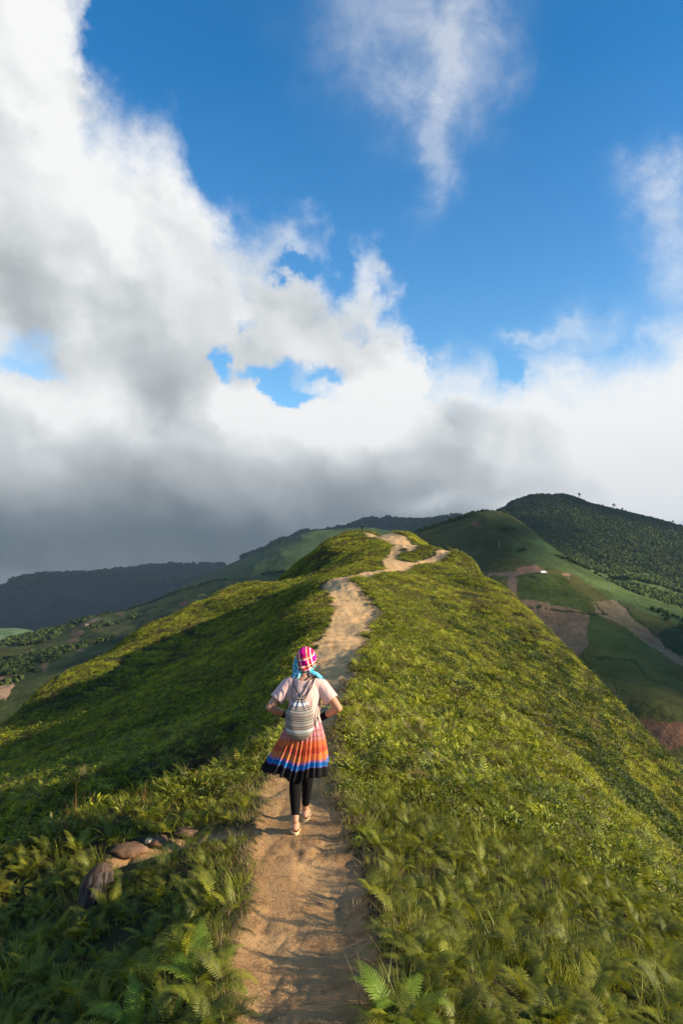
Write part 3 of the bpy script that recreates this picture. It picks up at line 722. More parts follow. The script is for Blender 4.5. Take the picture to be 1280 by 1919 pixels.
def blade(mb, base, L, az_, lean, w, bend, n=4, twist=0):
    fw = Vector((math.cos(az_), math.sin(az_), 0)); side = Vector((-math.sin(az_ + twist), math.cos(az_ + twist), 0))
    p = base.copy(); ang = math.radians(90 - lean); prev = None
    for i in range(n + 1):
        t = i / n; ww = w * (1 - t ** 1.6) * .5 * (.6 + .8 * min(1, t * 3) if t < .33 else 1.4 * (1 - (t - .33) * .4))
        k = len(mb.v)
        if i < n:
            mb.v += [p - side * ww, p + side * ww]
            if prev is not None: mb.f.append((prev, prev + 1, k + 1, k))
            prev = k
        else:
            mb.v.append(p); mb.f.append((prev, prev + 1, k))
        st = L / n; p = p + fw * math.cos(ang) * st + Vector((0, 0, math.sin(ang) * st)); ang -= math.radians(bend) / n * (.4 + 1.2 * t)

def tuft(n, L, w, spread, lean, bend, seed):
    r = random.Random(seed); mb = MB()
    for i in range(n):
        a = r.uniform(0, 6.283); q = spread * math.sqrt(r.random())
        blade(mb, Vector((math.cos(a) * q, math.sin(a) * q, -.01)), L * r.uniform(.45, 1.15), a + r.uniform(-.9, .9), abs(r.gauss(lean, lean * .6)), w * r.uniform(.6, 1.3), bend * r.uniform(.3, 1.6), 4, r.uniform(-.6, .6))
    return mb

def leafy(n, rad, hgt, leaf, seed, aspect=2.4, mb=None, cx=0, cy=0, cz=0):
    """low bushy growth: leaflets spread through a dome"""
    r = random.Random(seed); mb = mb or MB()
    for i in range(n):
        a = r.uniform(0, 6.283); q = math.sqrt(r.random()); h = (1 - q * q) ** .5 * r.uniform(.35, 1.0)
        c = Vector((cx + math.cos(a) * q * rad, cy + math.sin(a) * q * rad, cz + h * hgt))
        d = Vector((math.cos(a) * (q + .3) + r.gauss(0, .5), math.sin(a) * (q + .3) + r.gauss(0, .5), r.uniform(-.15, .95))).normalized()
        s_ = d.cross(Vector((r.gauss(0, .4), r.gauss(0, .4), 1))).normalized()
        L = leaf * r.uniform(.6, 1.35); w = L / aspect * .5
        up = s_.cross(d) * L * .1
        k = len(mb.v); mb.v += [c, c + d * L * .45 + s_ * w + up, c + d * L, c + d * L * .45 - s_ * w + up]; mb.f.append((k, k + 1, k + 2, k + 3))
    return mb

def proto(name, mb, mat):
    o = bpy.data.objects.new(name, mb.mesh(name, mat)); return o      # not linked: only drawn through its copies

P_tuft = [proto('grass_tuft', tuft(34, .16, .0040, .07, 20, 60, s_), m_grass) for s_ in (1, 2, 3)]
P_tall = [proto('tall_grass_tuft', tuft(18, .30, .0065, .06, 16, 75, s_), m_grass) for s_ in (4, 5)]
P_straw = [proto('dry_tuft', tuft(22, .13, .0025, .06, 40, 60, s_), m_straw) for s_ in (6, 7)]
P_rust = [proto('rust_tuft', tuft(9, .38, .0065, .06, 14, 40, s_), m_rust) for s_ in (8, 9)]
P_short = [proto('short_grass_tuft', tuft(26, .09, .0035, .08, 28, 50, s_), m_grass) for s_ in (31, 32)]
def fern_cl(seed, n=6, L=.25, pairs=16, seg=4):
    r = random.Random(seed); mb = MB(); a0 = r.uniform(0, 6.28)
    for i in range(n):
        frond(mb, L * r.uniform(.7, 1.15), a0 + i * 6.283 / n + r.uniform(-.4, .4), Vector((r.uniform(-.03, .03), r.uniform(-.03, .03), 0)), r.uniform(50, 82), r.uniform(60, 110), pairs, seg, .25, r, r.uniform(-.3, .3))
    return mb
P_fern = [proto('fern_clump', fern_cl(s_), m_fern) for s_ in (10, 11, 12)]
P_fernlow = [proto('small_fern_clump', fern_cl(s_, 6, .34, 10, 2), m_scrub) for s_ in (13, 14, 15)]
P_scrub = [proto('scrub_clump', leafy(90, .17, .15, .050, s_), m_scrub) for s_ in (16, 17, 18)]
def patch(seed, size, nc, rad, hg, leaf, nl):
    r = random.Random(seed); mb = MB()
    for i in range(nc):
        k = r.uniform(.6, 1.3)
        leafy(int(nl * k), rad * k, hg * k * r.uniform(.6, 1.5), leaf, r.random(), 1.9, mb, r.uniform(-.5, .5) * size, r.uniform(-.5, .5) * size, -.04)
    return mb
P_patchA = [proto('scrub_patch', patch(s_, 1.5, 26, .19, .20, .075, 26), m_scrub_far) for s_ in (19, 20, 21)]
P_patchB = [proto('scrub_patch_far', patch(s_, 3.2, 34, .38, .30, .17, 24), m_scrub_far) for s_ in (22, 23, 24)]

def scatter(name, P, rot, scl, protos, label=None):
    """one object that holds a field of growth nobody could count"""
    k = len(protos); objs = []
    for i, pr in enumerate(protos):
        sel = slice(i, None, k)
        me = bpy.data.meshes.new(name); p = np.asarray(P[sel], np.float32)
        me.vertices.add(len(p)); me.vertices.foreach_set('co', p.ravel())
        at = me.attributes.new('rot', 'FLOAT_VECTOR', 'POINT'); at.data.foreach_set('vector', np.asarray(rot[sel], np.float32).ravel())
        at = me.attributes.new('scl', 'FLOAT', 'POINT'); at.data.foreach_set('value', np.asarray(scl[sel], np.float32))
        o = bpy.data.objects.new(name, me); COL.objects.link(o); o['kind'] = 'stuff'
        ng = bpy.data.node_groups.new(name + '_growth', 'GeometryNodeTree')
        ng.interface.new_socket('Geometry', in_out='INPUT', socket_type='NodeSocketGeometry'); ng.interface.new_socket('Geometry', in_out='OUTPUT', socket_type='NodeSocketGeometry')
        N = ng.nodes.new; l = ng.links.new
        gi, go = N('NodeGroupInput'), N('NodeGroupOutput'); oi = N('GeometryNodeObjectInfo'); oi.inputs[0].default_value = pr
        ip = N('GeometryNodeInstanceOnPoints')
        ra = N('GeometryNodeInputNamedAttribute'); ra.data_type = 'FLOAT_VECTOR'; ra.inputs[0].default_value = 'rot'
        sa = N('GeometryNodeInputNamedAttribute'); sa.data_type = 'FLOAT'; sa.inputs[0].default_value = 'scl'
        l(gi.outputs[0], ip.inputs['Points']); l(oi.outputs['Geometry'], ip.inputs['Instance'])
        l(ra.outputs[0], ip.inputs['Rotation']); l(sa.outputs[0], ip.inputs['Scale']); l(ip.outputs[0], go.inputs[0])
        md = o.modifiers.new('growth', 'NODES'); md.node_group = ng
        objs.append(o)
    return objs

def orient(x, y, follow, jitter):
    """turn towards the slope by `follow`, spin at random"""
    h = np.clip(np.hypot(x, y) * .02, .1, 1.0)
    nx = -(gz(x + h, y) - gz(x - h, y)) / (2 * h) * follow; ny = -(gz(x, y + h) - gz(x, y - h)) / (2 * h) * follow
    nx += rng.normal(0, jitter, x.shape); ny += rng.normal(0, jitter, x.shape)
    l = np.sqrt(nx * nx + ny * ny + 1); nx, ny, nz = nx / l, ny / l, 1 / l
    rx = -np.arcsin(ny); ry = np.arctan2(nx, nz); ph = rng.uniform(0, 2 * np.pi, x.shape)
    cx, sx, cy, sy, cz, sz = np.cos(rx), np.sin(rx), np.cos(ry), np.sin(ry), np.cos(ph), np.sin(ph)
    # M = Ry Rx Rz
    M00 = cy * cz + sy * sx * sz; M10 = cx * sz
    M20 = -sy * cz + cy * sx * sz; M21 = sy * sz + cy * sx * cz; M22 = cy * cx
    return np.stack([np.arctan2(M21, M22), -np.arcsin(np.clip(M20, -1, 1)), np.arctan2(M10, M00)], -1)

def spread(n_per_m2, r0, r1, a0, a1):
    area = math.radians(a1 - a0) * (r1 * r1 - r0 * r0) / 2
    n = int(area * n_per_m2)
    r = np.sqrt(rng.uniform(r0 * r0, r1 * r1, n)); a = np.radians(rng.uniform(a0, a1, n))
    return np.sin(a) * r, np.cos(a) * r
def behind_crest(x, y, slack):
    """true where the ground lies well out of sight behind a crest (such growth is left out)"""
    out = np.zeros(x.shape, bool); r = np.hypot(x, y); t = (gz(x, y) + slack) / r
    for k in np.linspace(.35, .96, 16):
        out |= gz(x * k, y * k) / (r * k) > t
    return out
KEEPOUT = [(-.39, 5.95, .42)]
for _x, _y, _r, _w in [(242, 1600, 6.5, .18), (302, 1585, 6.5, .16), (354, 1575, 6.45, .2), (175, 1690, 5.6, .20), (200, 1760, 4.9, .22), (260, 1625, 6.0, .12)]:
    _q = px_xyz(_x, _y, _r); KEEPOUT.append((_q[0], _q[1], _w))
for _x, _y, _w in LEDGE: KEEPOUT.append((_x, _y, _w + .06)); KEEPOUT.append((_x + .05, _y - .30, .20))
def brown_zone(x, y):
    px, py = proj(x, y, gz(x, y)); px = px + fbm(x, y, 3, 3, 33) * 60; py = py + fbm(x, y, 3, 3, 34) * 45
    return in_poly(px, py, [(60, 1560), (240, 1460), (330, 1395), (430, 1350), (470, 1400), (380, 1450), (300, 1470), (180, 1530)]) & (np.hypot(x, y) > 9)
def place(dens, r0, r1, a0, a1, edge=.42, clump=None, hide=True, follow=.5, jit=.12, smin=.7, smax=1.3, sink=.0, sc_r=None, pdist=0, brown=False):
    x, y = spread(dens, r0, r1, a0, a1)
    keep = gbare(x, y) < edge * rng.uniform(.15, 1.0, x.shape)
    if clump is not None: keep &= clump(x, y) > rng.uniform(0, 1, x.shape)
    if not brown: keep &= ~(brown_zone(x, y) & (rng.uniform(0, 1, x.shape) < .72))
    for kx, ky, kr in KEEPOUT: keep &= np.hypot(x - kx, y - ky) > kr
    if pdist: keep &= path_info(x, y) > pdist * rng.uniform(.7, 1.2, x.shape)
    x, y = x[keep], y[keep]
    if hide and r1 > 12:
        h = ~behind_crest(x, y, 1.0); x, y = x[h], y[h]
    s_ = rng.uniform(smin, smax, x.shape)
    if sc_r is not None: s_ = s_ * sc_r(np.hypot(x, y))
    z = gz(x, y) - sink
    return np.stack([x, y, z], -1), orient(x, y, follow, jit), s_

near_path = lambda x, y: 1 - np.clip((path_info(x, y) - .1) / .6, 0, 1)
def fern_zone(x, y):
    return np.clip(.45 + fbm(x, y, 1.3, 3, 91) * 1.1 + np.clip(path_info(x, y), 0, .6) * .5 - .1, 0, 1)
grassy = lambda x, y: np.clip(.55 - fbm(x, y, 1.3, 3, 91) * 1.2 - .25 * ((x > .6) & (y < 7)), .10, 1)
stuff = []
P_bush = [proto('low_bush', leafy(260, .42, .42, .075, s_, 2.0), m_scrub) for s_ in (51, 52)]
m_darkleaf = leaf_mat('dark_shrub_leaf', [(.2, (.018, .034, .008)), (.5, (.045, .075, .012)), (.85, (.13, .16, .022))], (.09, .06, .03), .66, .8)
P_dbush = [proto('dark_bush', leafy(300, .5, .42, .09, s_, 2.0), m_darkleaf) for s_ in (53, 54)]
m_brown = leaf_mat('dead_brown_twigs', [(.2, (.035, .022, .012)), (.5, (.085, .055, .030)), (.85, (.15, .10, .055))], None)
P_brown = [proto('brown_clump', leafy(70, .20, .13, .06, s_, 4.0), m_brown) for s_ in (61, 62)]
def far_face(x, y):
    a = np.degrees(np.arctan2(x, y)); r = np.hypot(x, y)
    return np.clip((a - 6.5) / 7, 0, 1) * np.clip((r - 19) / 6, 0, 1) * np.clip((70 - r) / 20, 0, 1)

# close by: tufts of grass, straw at the path's edge, ferns between
for nm, args, pr in [
    ('grass', dict(dens=60, r0=1.5, r1=10.5, a0=-44, a1=44, clump=grassy, smin=.6, smax=1.25), P_tuft),
    ('short_grass', dict(dens=60, r0=1.5, r1=9.5, a0=-42, a1=42, clump=lambda x, y: .25 + .75 * near_path(x, y), edge=.6, smin=.6, smax=1.3, jit=.2), P_short),
    ('tall_grass', dict(dens=4, r0=1.6, r1=12, a0=-44, a1=44, clump=lambda x, y: grassy(x, y) * np.clip(path_info(x, y) * 1.6, 0, 1), smin=.6, smax=1.2), P_tall),
    ('dry_grass', dict(dens=95, r0=1.5, r1=12, a0=-42, a1=42, clump=lambda x, y: .08 + .9 * near_path(x, y), edge=.9, smin=.5, smax=1.2, jit=.3), P_straw),
    ('rusty_grass', dict(dens=5, r0=2.2, r1=11, a0=-44, a1=10, clump=lambda x, y: np.clip((-x - 1.6) * .8, 0, 1), smin=.6, smax=1.2), P_rust),
    ('low_ferns', dict(dens=40, r0=1.8, r1=11, a0=-44, a1=46, clump=lambda x, y: fern_zone(x, y) * np.clip(path_info(x, y) * 2.5, 0, 1), smin=.55, smax=1.15, follow=.4, jit=.2), P_fern),
    ('ferny_undergrowth', dict(dens=24, r0=8.5, r1=30, a0=-40, a1=40, clump=lambda x, y: np.clip(fern_zone(x, y) * 1.2, 0, 1), smin=.6, smax=1.35, jit=.25), P_fernlow),
    ('undergrowth', dict(dens=34, r0=7.5, r1=46, a0=-38, a1=38, smin=.7, smax=1.5, follow=.8, jit=.2, clump=lambda x, y: np.clip(np.hypot(x, y) / 11 - .35, 0, 1), sink=.02), P_scrub),
    ('meadow_grass', dict(dens=16, r0=9, r1=42, a0=-36, a1=36, clump=lambda x, y: grassy(x * .5, y * .5), smin=.6, smax=1.2, jit=.2), P_tuft),
    ('verge_scrub', dict(dens=5, r0=40, r1=170, a0=-12, a1=12, clump=lambda x, y: np.clip(1.3 - path_info(x, y) / 2.2, 0, 1), smin=.9, smax=1.9, follow=.8, jit=.2), P_scrub),
    ('bushes', dict(dens=.12, r0=20, r1=150, a0=-34, a1=34, clump=lambda x, y: np.clip(.35 + fbm(x, y, 9, 3, 71) * 1.6, 0, 1), smin=.5, smax=1.25, jit=.15, pdist=1.0, sink=.08), P_bush),
    ('dark_shade_bushes', dict(dens=3.2, r0=18, r1=75, a0=6, a1=34, clump=lambda x, y: far_face(x, y) * np.clip(.8 + fbm(x, y, 7, 3, 73) * 1.2, .25, 1), smin=.5, smax=1.1, jit=.2, follow=.7, pdist=2.0, sink=.08), P_dbush),  # dark shrubs, massed so their colour also stands for this slope's shade
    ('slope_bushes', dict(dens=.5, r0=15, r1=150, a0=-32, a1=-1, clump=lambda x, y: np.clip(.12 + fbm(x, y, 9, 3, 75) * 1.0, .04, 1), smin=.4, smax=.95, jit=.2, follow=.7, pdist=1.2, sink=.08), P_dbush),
    ('brown_scrub', dict(dens=16, r0=9, r1=45, a0=-34, a1=-4, clump=lambda x, y: brown_zone(x, y) * 1.0, smin=.6, smax=1.3, jit=.3, follow=.8, brown=True), P_brown),
    ('slope_scrub', dict(dens=1.35, r0=38, r1=125, a0=-36, a1=36, smin=.8, smax=1.25, follow=1, jit=.06, edge=.35, pdist=.85), P_patchA),
    ('distant_scrub', dict(dens=.30, r0=105, r1=260, a0=-34, a1=34, smin=.8, smax=1.2, follow=1, jit=.05, edge=.3, pdist=1.7), P_patchB)]:
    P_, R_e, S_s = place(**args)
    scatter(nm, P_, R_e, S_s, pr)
    print('SCATTER', nm, len(P_))
# beside and behind the camera, where the low sun comes from
P_, R_e, S_s = place(16, .9, 8, 44, 150, hide=False); scatter('grass', P_, R_e, S_s, P_tuft)
P_, R_e, S_s = place(8, 1.2, 9, 44, 150, hide=False, smin=.7, smax=1.2); scatter('low_ferns', P_, R_e, S_s, P_fern[:1])
# ---------------------------------------------------------------- woods, trees and small things on the far hills
def simple(name, stops, rough=.9, scale=.05):
    m, b = new_mat(name); pos = b.n('ShaderNodeNewGeometry').outputs['Position']; rnd = b.n('ShaderNodeObjectInfo').outputs['Random']
    f = b.add(b.mul(b.noise(pos, scale, 4, .6).outputs['Fac'], .7), b.mul(rnd, .4))
    return finish(m, b, princ(b, b.ramp(f, stops), rough, None, .1))
m_crown = simple('tree_crown', [(.2, (.040, .060, .018)), (.55, (.058, .084, .023)), (.9, (.085, .115, .032))], scale=.01)
m_crown_l = simple('sunlit_crown', [(.2, (.050, .075, .020)), (.55, (.095, .13, .033)), (.9, (.15, .19, .05))], scale=.01)  # forest crowns in a lighter tone, sunlight put into their colour
m_bark = simple('bark', [(.2, (.06, .045, .035)), (.8, (.13, .10, .08))], scale=2)

def crown_mb(seed, R=1.0, hgt=1.0, n=110, leaf=.34, lobes=6):
    r = random.Random(seed); mb = MB()
    cs = [(Vector((r.uniform(-.5, .5) * R, r.uniform(-.5, .5) * R, r.uniform(.35, .95) * hgt)), r.uniform(.32, .6) * R) for _ in range(lobes)]
    for i in range(n):
        c, rad = r.choice(cs); d = Vector((r.gauss(0, 1), r.gauss(0, 1), r.gauss(.3, 1))).normalized()
        p = c + d * rad * r.uniform(.7, 1.05); s_ = d.cross(Vector((r.gauss(0, 1), r.gauss(0, 1), r.gauss(0, 1)))).normalized(); t = (d.cross(s_) + d * r.uniform(-.6, .6)).normalized()
        L = leaf * R * r.uniform(.6, 1.3); k = len(mb.v)
        mb.v += [p - s_ * L * .5, p - t * L * .5, p + s_ * L * .5, p + t * L * .5]; mb.f.append((k, k + 1, k + 2, k + 3))
    return mb
P_crown = [proto('forest_crown', crown_mb(s_, 1, 1, 60, .55, 5), m_crown) for s_ in (41, 42, 43)]
P_crownL = [proto('light_crown', crown_mb(s_, 1, 1, 60, .55, 5), m_crown_l) for s_ in (44, 45)]

def wood(name, zf, n, r0, r1, a0, a1, size, protos, test):
    r = np.sqrt(rng.uniform(r0 * r0, r1 * r1, n)); a = np.radians(rng.uniform(a0, a1, n))
    x, y = np.sin(a) * r, np.cos(a) * r; z = zf(x, y)
    PX, PY = proj(x, y, z); keep = test(x, y, PX, PY)
    x, y, z = x[keep], y[keep], z[keep]
    s_ = size * rng.uniform(.55, 1.35, x.shape)
    rot = np.stack([rng.normal(0, .08, x.shape), rng.normal(0, .08, x.shape), rng.uniform(0, 6.28, x.shape)], -1)
    scatter(name, np.stack([x, y, z - size * .15], -1), rot, s_, protos); print('SCATTER', name, len(x))
band = [(1040, 1075), (1080, 1040), (1130, 1062), (1200, 1068), (1320, 1120), (1320, 1200), (1180, 1150), (1100, 1120)]  # where the sunlit strip crosses the wooded mountain
wood('forest', zf_D, 70000, 900, 2000, 4, 30, 5.0, P_crown, lambda x, y, px, py: (fbm(x, y, 260, 4, 55) > -.12 + .55 * np.clip((990 - px) / 60, -1, 1)) & ~in_poly(px, py, band) & (px > 940))
wood('sunlit_forest', zf_D, 30000, 900, 1500, 12, 30, 4.2, P_crownL, lambda x, y, px, py: in_poly(px, py, band) & (fbm(x, y, 120, 3, 56) > -.25))
wood('mountain_forest', zf_B, 9000, 2900, 3750, -14, 14, 14, P_crown, lambda x, y, px, py: (fbm(x, y, 500, 3, 57) > -.15) & (px > 455))
wood('far_forest', zf_A, 5000, 4600, 5300, -29, -10, 24, P_crown, lambda x, y, px, py: fbm(x, y, 700, 3, 58) > -.2)
wood('valley_wood', zf_E, 9000, 450, 1600, -28, -3, 5.0, P_crown, lambda x, y, px, py: (fbm(x, y, 130, 4, 59) > .16))
wood('hill_thicket', zf_C, 9000, 300, 950, 3, 30, 2.4, P_crown, lambda x, y, px, py: (fbm(x, y, 60, 4, 60) > .34))

def thing(name, label, cat, loc=(0, 0, 0), rz=0, group=None):
    o = bpy.data.objects.new(name, None); COL.objects.link(o); o.location = loc; o.rotation_euler = (0, 0, rz); o.empty_display_size = .1
    o['label'] = label; o['category'] = cat
    if group: o['group'] = group
    return o
def tag(o, label, cat, group=None):
    o['label'] = label; o['category'] = cat
    if group: o['group'] = group
    return o
def part(name, me, parent, **kw):
    o = bpy.data.objects.new(name, me); COL.objects.link(o); o.parent = parent
    for k, v in kw.items(): o[k] = v
    return o
def dup(root, loc, rz=0, sc=None, label=None):
    r = root.copy(); COL.objects.link(r); r.location = loc; r.rotation_euler = (0, 0, rz)
    if sc: r.scale = sc
    if label: r['label'] = label
    for ch in list(root.children):
        c = ch.copy(); COL.objects.link(c); c.parent = r
        for g in list(ch.children):
            d = g.copy(); COL.objects.link(d); d.parent = c
    return r
def tubes(segs, sides=6):
    """tapered tubes: list of ((p0, r0), (p1, r1), ...)"""
    mb = MB()
    for line in segs:
        prev = None
        for i, (p, rad) in enumerate(line):
            p = Vector(p); a = Vector(line[max(i - 1, 0)][0]); c = Vector(line[min(i + 1, len(line) - 1)][0]); d = (c - a).normalized()
            u = d.orthogonal().normalized() if prev is None else (prev - d * prev.dot(d)).normalized(); prev = u; w = d.cross(u)
            k = len(mb.v)
            for j in range(sides):
                t = 6.2832 * j / sides; mb.v.append(p + (u * math.cos(t) + w * math.sin(t)) * rad)
            if i:
                for j in range(sides): mb.f.append((k - sides + j, k - sides + (j + 1) % sides, k + (j + 1) % sides, k + j))
            if i == 0: mb.f.append(tuple(range(k + sides - 1, k - 1, -1)))
            if i == len(line) - 1: mb.f.append(tuple(range(k, k + sides)))
    return mb
def skyline_tree(seed, h, kind):
    r = random.Random(seed)
    segs = [[((0, 0, -1), .28), ((r.uniform(-.2, .2), 0, h * .4), .20), ((r.uniform(-.5, .5), 0, h * .8), .08)]]
    for k in range(5):
        z = h * (.35 + .1 * k); a = r.uniform(0, 6.28); segs.append([((0, 0, z), .11), ((math.cos(a) * h * .12, math.sin(a) * h * .12, z + h * .12), .07), ((math.cos(a) * h * .22, math.sin(a) * h * .22, z + h * .17), .03)])
    tr = tubes(segs)
    c = crown_mb(seed, h * (.30 if kind == 'tall' else .46), h * (.55 if kind == 'tall' else .62), 170, .26, 7 if kind == 'tall' else 9)
    c.v = [Vector(v) + Vector((0, 0, h * (.42 if kind == 'tall' else .18))) for v in c.v]
    return tr.mesh('trunk', m_bark, True), c.mesh('crown', m_crown)
def sky_spot(px, f, r0=1500, r1=2150):
    """place on the skyline of the wooded mountain in direction px"""
    v = px_dir(px, 960); h = math.hypot(v.x, v.y); r = np.linspace(r0, r1, 140); x, y = v.x / h * r, v.y / h * r
    z = f(x, y); i = int(np.argmax(z / r)); return float(x[i]), float(y[i]), float(z[i]) - .5
tall_tree = thing('tree', 'small slender tree standing up from the skyline of the wooded mountain', 'tree', group='trees on the skyline of the wooded mountain')
for n_, me in zip(('trunk', 'crown'), skyline_tree(3, 17, 'tall')): part(n_, me, tall_tree)
round_tree = thing('tree', 'small rounded dark tree on the skyline of the wooded mountain', 'tree', group='trees on the skyline of the wooded mountain')
for n_, me in zip(('trunk', 'crown'), skyline_tree(5, 11, 'round')): part(n_, me, round_tree)
LB = {1087: 'tallest tree on the upper skyline of the wooded mountain, just below its rounded top', 1152: 'lone slender tree halfway down the skyline of the wooded mountain'}
first = {'t': True, 'r': True}
for i, px in enumerate([1000, 1008, 1021, 1030, 1038, 1045, 1050, 1058, 1064, 1071, 1087, 1093, 1101, 1108, 1116, 1131, 1137, 1144, 1152, 1167, 1173, 1178, 1189, 1203, 1214, 1228, 1239, 1250, 1261, 1266, 1273]):
    kind = 't' if px in (1045, 1087, 1131, 1152, 1167, 1173, 1261) else 'r'
    src = tall_tree if kind == 't' else round_tree
    loc = sky_spot(px, zf_D); rz = random.uniform(0, 6.28); k = random.uniform(.5, .9) * (1.0 if kind == 't' else (.8 if px < 1190 else .6))
    if first[kind]: first[kind] = False; src.location = loc; src.rotation_euler = (0, 0, rz); o = src; src.scale = (k, k, k)
    else: o = dup(src, loc, rz, (k, k, k))
    if px in LB: o['label'] = LB[px]; o.scale = (1.1, 1.1, 1.1)

# wooden power poles
m_pole = simple('pole_concrete', [(.2, (.22, .22, .20)), (.8, (.32, .31, .29))], scale=1)
def spot(px, py, zf, r0, r1):
    """first place of a hill that lies in this direction"""
    v = px_dir(px, py); h = math.hypot(v.x, v.y); r = np.linspace(r0, r1, 900); x, y = v.x / h * r, v.y / h * r
    d = zf(x, y) - v.z / h * r; i = np.nonzero(d > 0)[0]
    i = i[0] if len(i) else int(np.argmax(d)); return float(x[i]), float(y[i]), float(zf(x[i:i + 1], y[i:i + 1])[0])
def pole(px, py, zf, r0, r1, h, label, group=None):
    t = thing('utility_pole', label, 'utility pole', spot(px, py, zf, r0, r1), .4, group)
    part('mast', tubes([[((0, 0, -1), .26), ((0, 0, h * .5), .22), ((0, 0, h), .16)]], 8).mesh('mast', m_pole), t)
    part('crossarm', tubes([[((-.75, 0, h - .6), .06), ((.75, 0, h - .6), .06)]]).mesh('crossarm', m_pole), t)
    return t
pole(936, 1028, zf_C, 420, 900, 9.5, 'tall pale utility pole on the grassy hill right of the summit')
pole(1066, 1086, zf_C, 420, 900, 8, 'pale utility pole beside the small bare patch on the green shoulder')
pole(1142, 1106, zf_C, 420, 900, 8, 'pale utility pole low on the light green ridge, furthest right of the poles')
for i, (px, py) in enumerate([(330, 1112), (334, 1111), (339, 1110)]):
    pole(px, py, zf_B1, 1450, 2350, 16, ('left', 'middle', 'right')[i] + ' pole of the faint row of three on the shaded slope beyond the sunlit spur', 'row of pale poles far left')

# small farm lorry on the dirt shelf
m_white = simple('white_paint', [(.2, (.72, .72, .76)), (.8, (.80, .80, .84))]); m_dark = simple('dark_rubber', [(.2, (.02, .02, .02)), (.8, (.03, .03, .03))]); m_glass = simple('dark_glass', [(.2, (.03, .04, .05)), (.8, (.04, .05, .06))], .1)
def boxes(L):
    mb = MB()
    for (x0, y0, z0, x1, y1, z1, tp) in L:
        k = len(mb.v); mx, my = (x0 + x1) / 2, (y0 + y1) / 2
        for z, q in ((z0, 1), (z1, tp)):
            mb.v += [Vector((mx + (x - mx) * q, my + (y - my) * q, z)) for x, y in ((x0, y0), (x1, y0), (x1, y1), (x0, y1))]
        mb.f += [(k + 3, k + 2, k + 1, k), (k + 4, k + 5, k + 6, k + 7)] + [(k + j, k + (j + 1) % 4, k + 4 + (j + 1) % 4, k + 4 + j) for j in range(4)]
    return mb
v_ = thing('van', 'white van parked on the dirt shelf below the earth bank of the field hill', 'van', spot(1019, 1075, zf_C, 420, 800), .25)
part('body', boxes([(-2.6, -.95, .4, 2.6, .95, 1.35, 1.0), (-2.6, -.93, 1.352, 1.7, .93, 2.25, .92)]).mesh('body', m_white), v_)
part('windscreen', boxes([(1.62, -.8, 1.4, 1.74, .8, 2.1, .9)]).mesh('windscreen', m_glass), v_)
for wx in (-1.7, 1.7):
    for wy in (-.9, .9): part('wheel', tubes([[((wx, wy - .11, .38), .38), ((wx, wy + .11, .38), .38)]], 14).mesh('wheel', m_dark), v_)

# houses of the hamlet in the valley
m_wall = simple('house_wall', [(.2, (.22, .20, .18)), (.8, (.32, .29, .26))]); m_roof = simple('house_roof', [(.2, (.26, .13, .10)), (.8, (.36, .20, .16))])
def house(px, py, zf, r0, r1, sc, rz, label):
    t = thing('house', label, 'house', spot(px, py, zf, r0, r1), rz); t.scale = (sc, sc, sc)
    part('wall', boxes([(-5, -3, -2, 5, 3, 3, 1)]).mesh('wall', m_wall), t)
    mb = MB(); mb.v = [Vector(p) for p in [(-5.6, -3.7, 2.95), (5.6, -3.7, 2.95), (5.6, 3.7, 2.95), (-5.6, 3.7, 2.95), (-5.6, 0, 5.2), (5.6, 0, 5.2)]]; mb.f = [(0, 1, 5, 4), (2, 3, 4, 5), (0, 4, 3), (1, 2, 5), (3, 2, 1, 0)]
    part('roof', mb.mesh('roof', m_roof), t)
    part('door', boxes([(-.6, -3.08, -.2, .6, -3.003, 2.0, 1)]).mesh('door', m_dark), t)
    return t
house(70, 1191, zf_E, 900, 1700, .8, .3, 'red roofed house at the left end of the hamlet beyond the light green knoll')
house(76, 1190, zf_E, 900, 1700, .7, -.5, 'red roofed house in the middle of the hamlet in the left valley')
house(83, 1189, zf_E, 900, 1700, .65, .9, 'smallest house, at the right end of the hamlet in the left valley')
house(162, 1172, zf_E, 900, 1700, .55, .2, 'pale house beside the dirt road on the shaded valley ridge')
# ---------------------------------------------------------------- people
def limb(mb, line, sides=14, flat=1.0, axis=None):
    """closed, round-ended tapering tube through points (p, r)"""
    pts_ = []
    P = [(Vector(p), r) for p, r in line]
    d0 = (P[0][0] - P[1][0]).normalized(); d1 = (P[-1][0] - P[-2][0]).normalized()
    ring = []
    for k in (80, 55, 28): ring.append((P[0][0] + d0 * P[0][1] * math.sin(math.radians(k)), P[0][1] * math.cos(math.radians(k))))
    ring += P
    for k in (28, 55, 80): ring.append((P[-1][0] + d1 * P[-1][1] * math.sin(math.radians(k)), P[-1][1] * math.cos(math.radians(k))))
    prev = None; n0 = len(mb.v)
    for i, (p, rad) in enumerate(ring):
        a = ring[max(i - 1, 0)][0]; c = ring[min(i + 1, len(ring) - 1)][0]; d = (c - a).normalized()
        u = (Vector(axis) - d * d.dot(Vector(axis))).normalized() if axis is not None else (d.orthogonal().normalized() if prev is None else (prev - d * prev.dot(d)).normalized())
        prev = u; w = d.cross(u)
        k = len(mb.v)
        for j in range(sides):
            t = 6.28318 * j / sides; mb.v.append(p + u * math.cos(t) * rad + w * math.sin(t) * rad * flat)
        if i:
            for j in range(sides): mb.f.append((k - sides + j, k - sides + (j + 1) % sides, k + (j + 1) % sides, k + j))
    mb.f.append(tuple(range(n0 + sides - 1, n0 - 1, -1))); k = len(mb.v) - sides; mb.f.append(tuple(range(k, k + sides)))
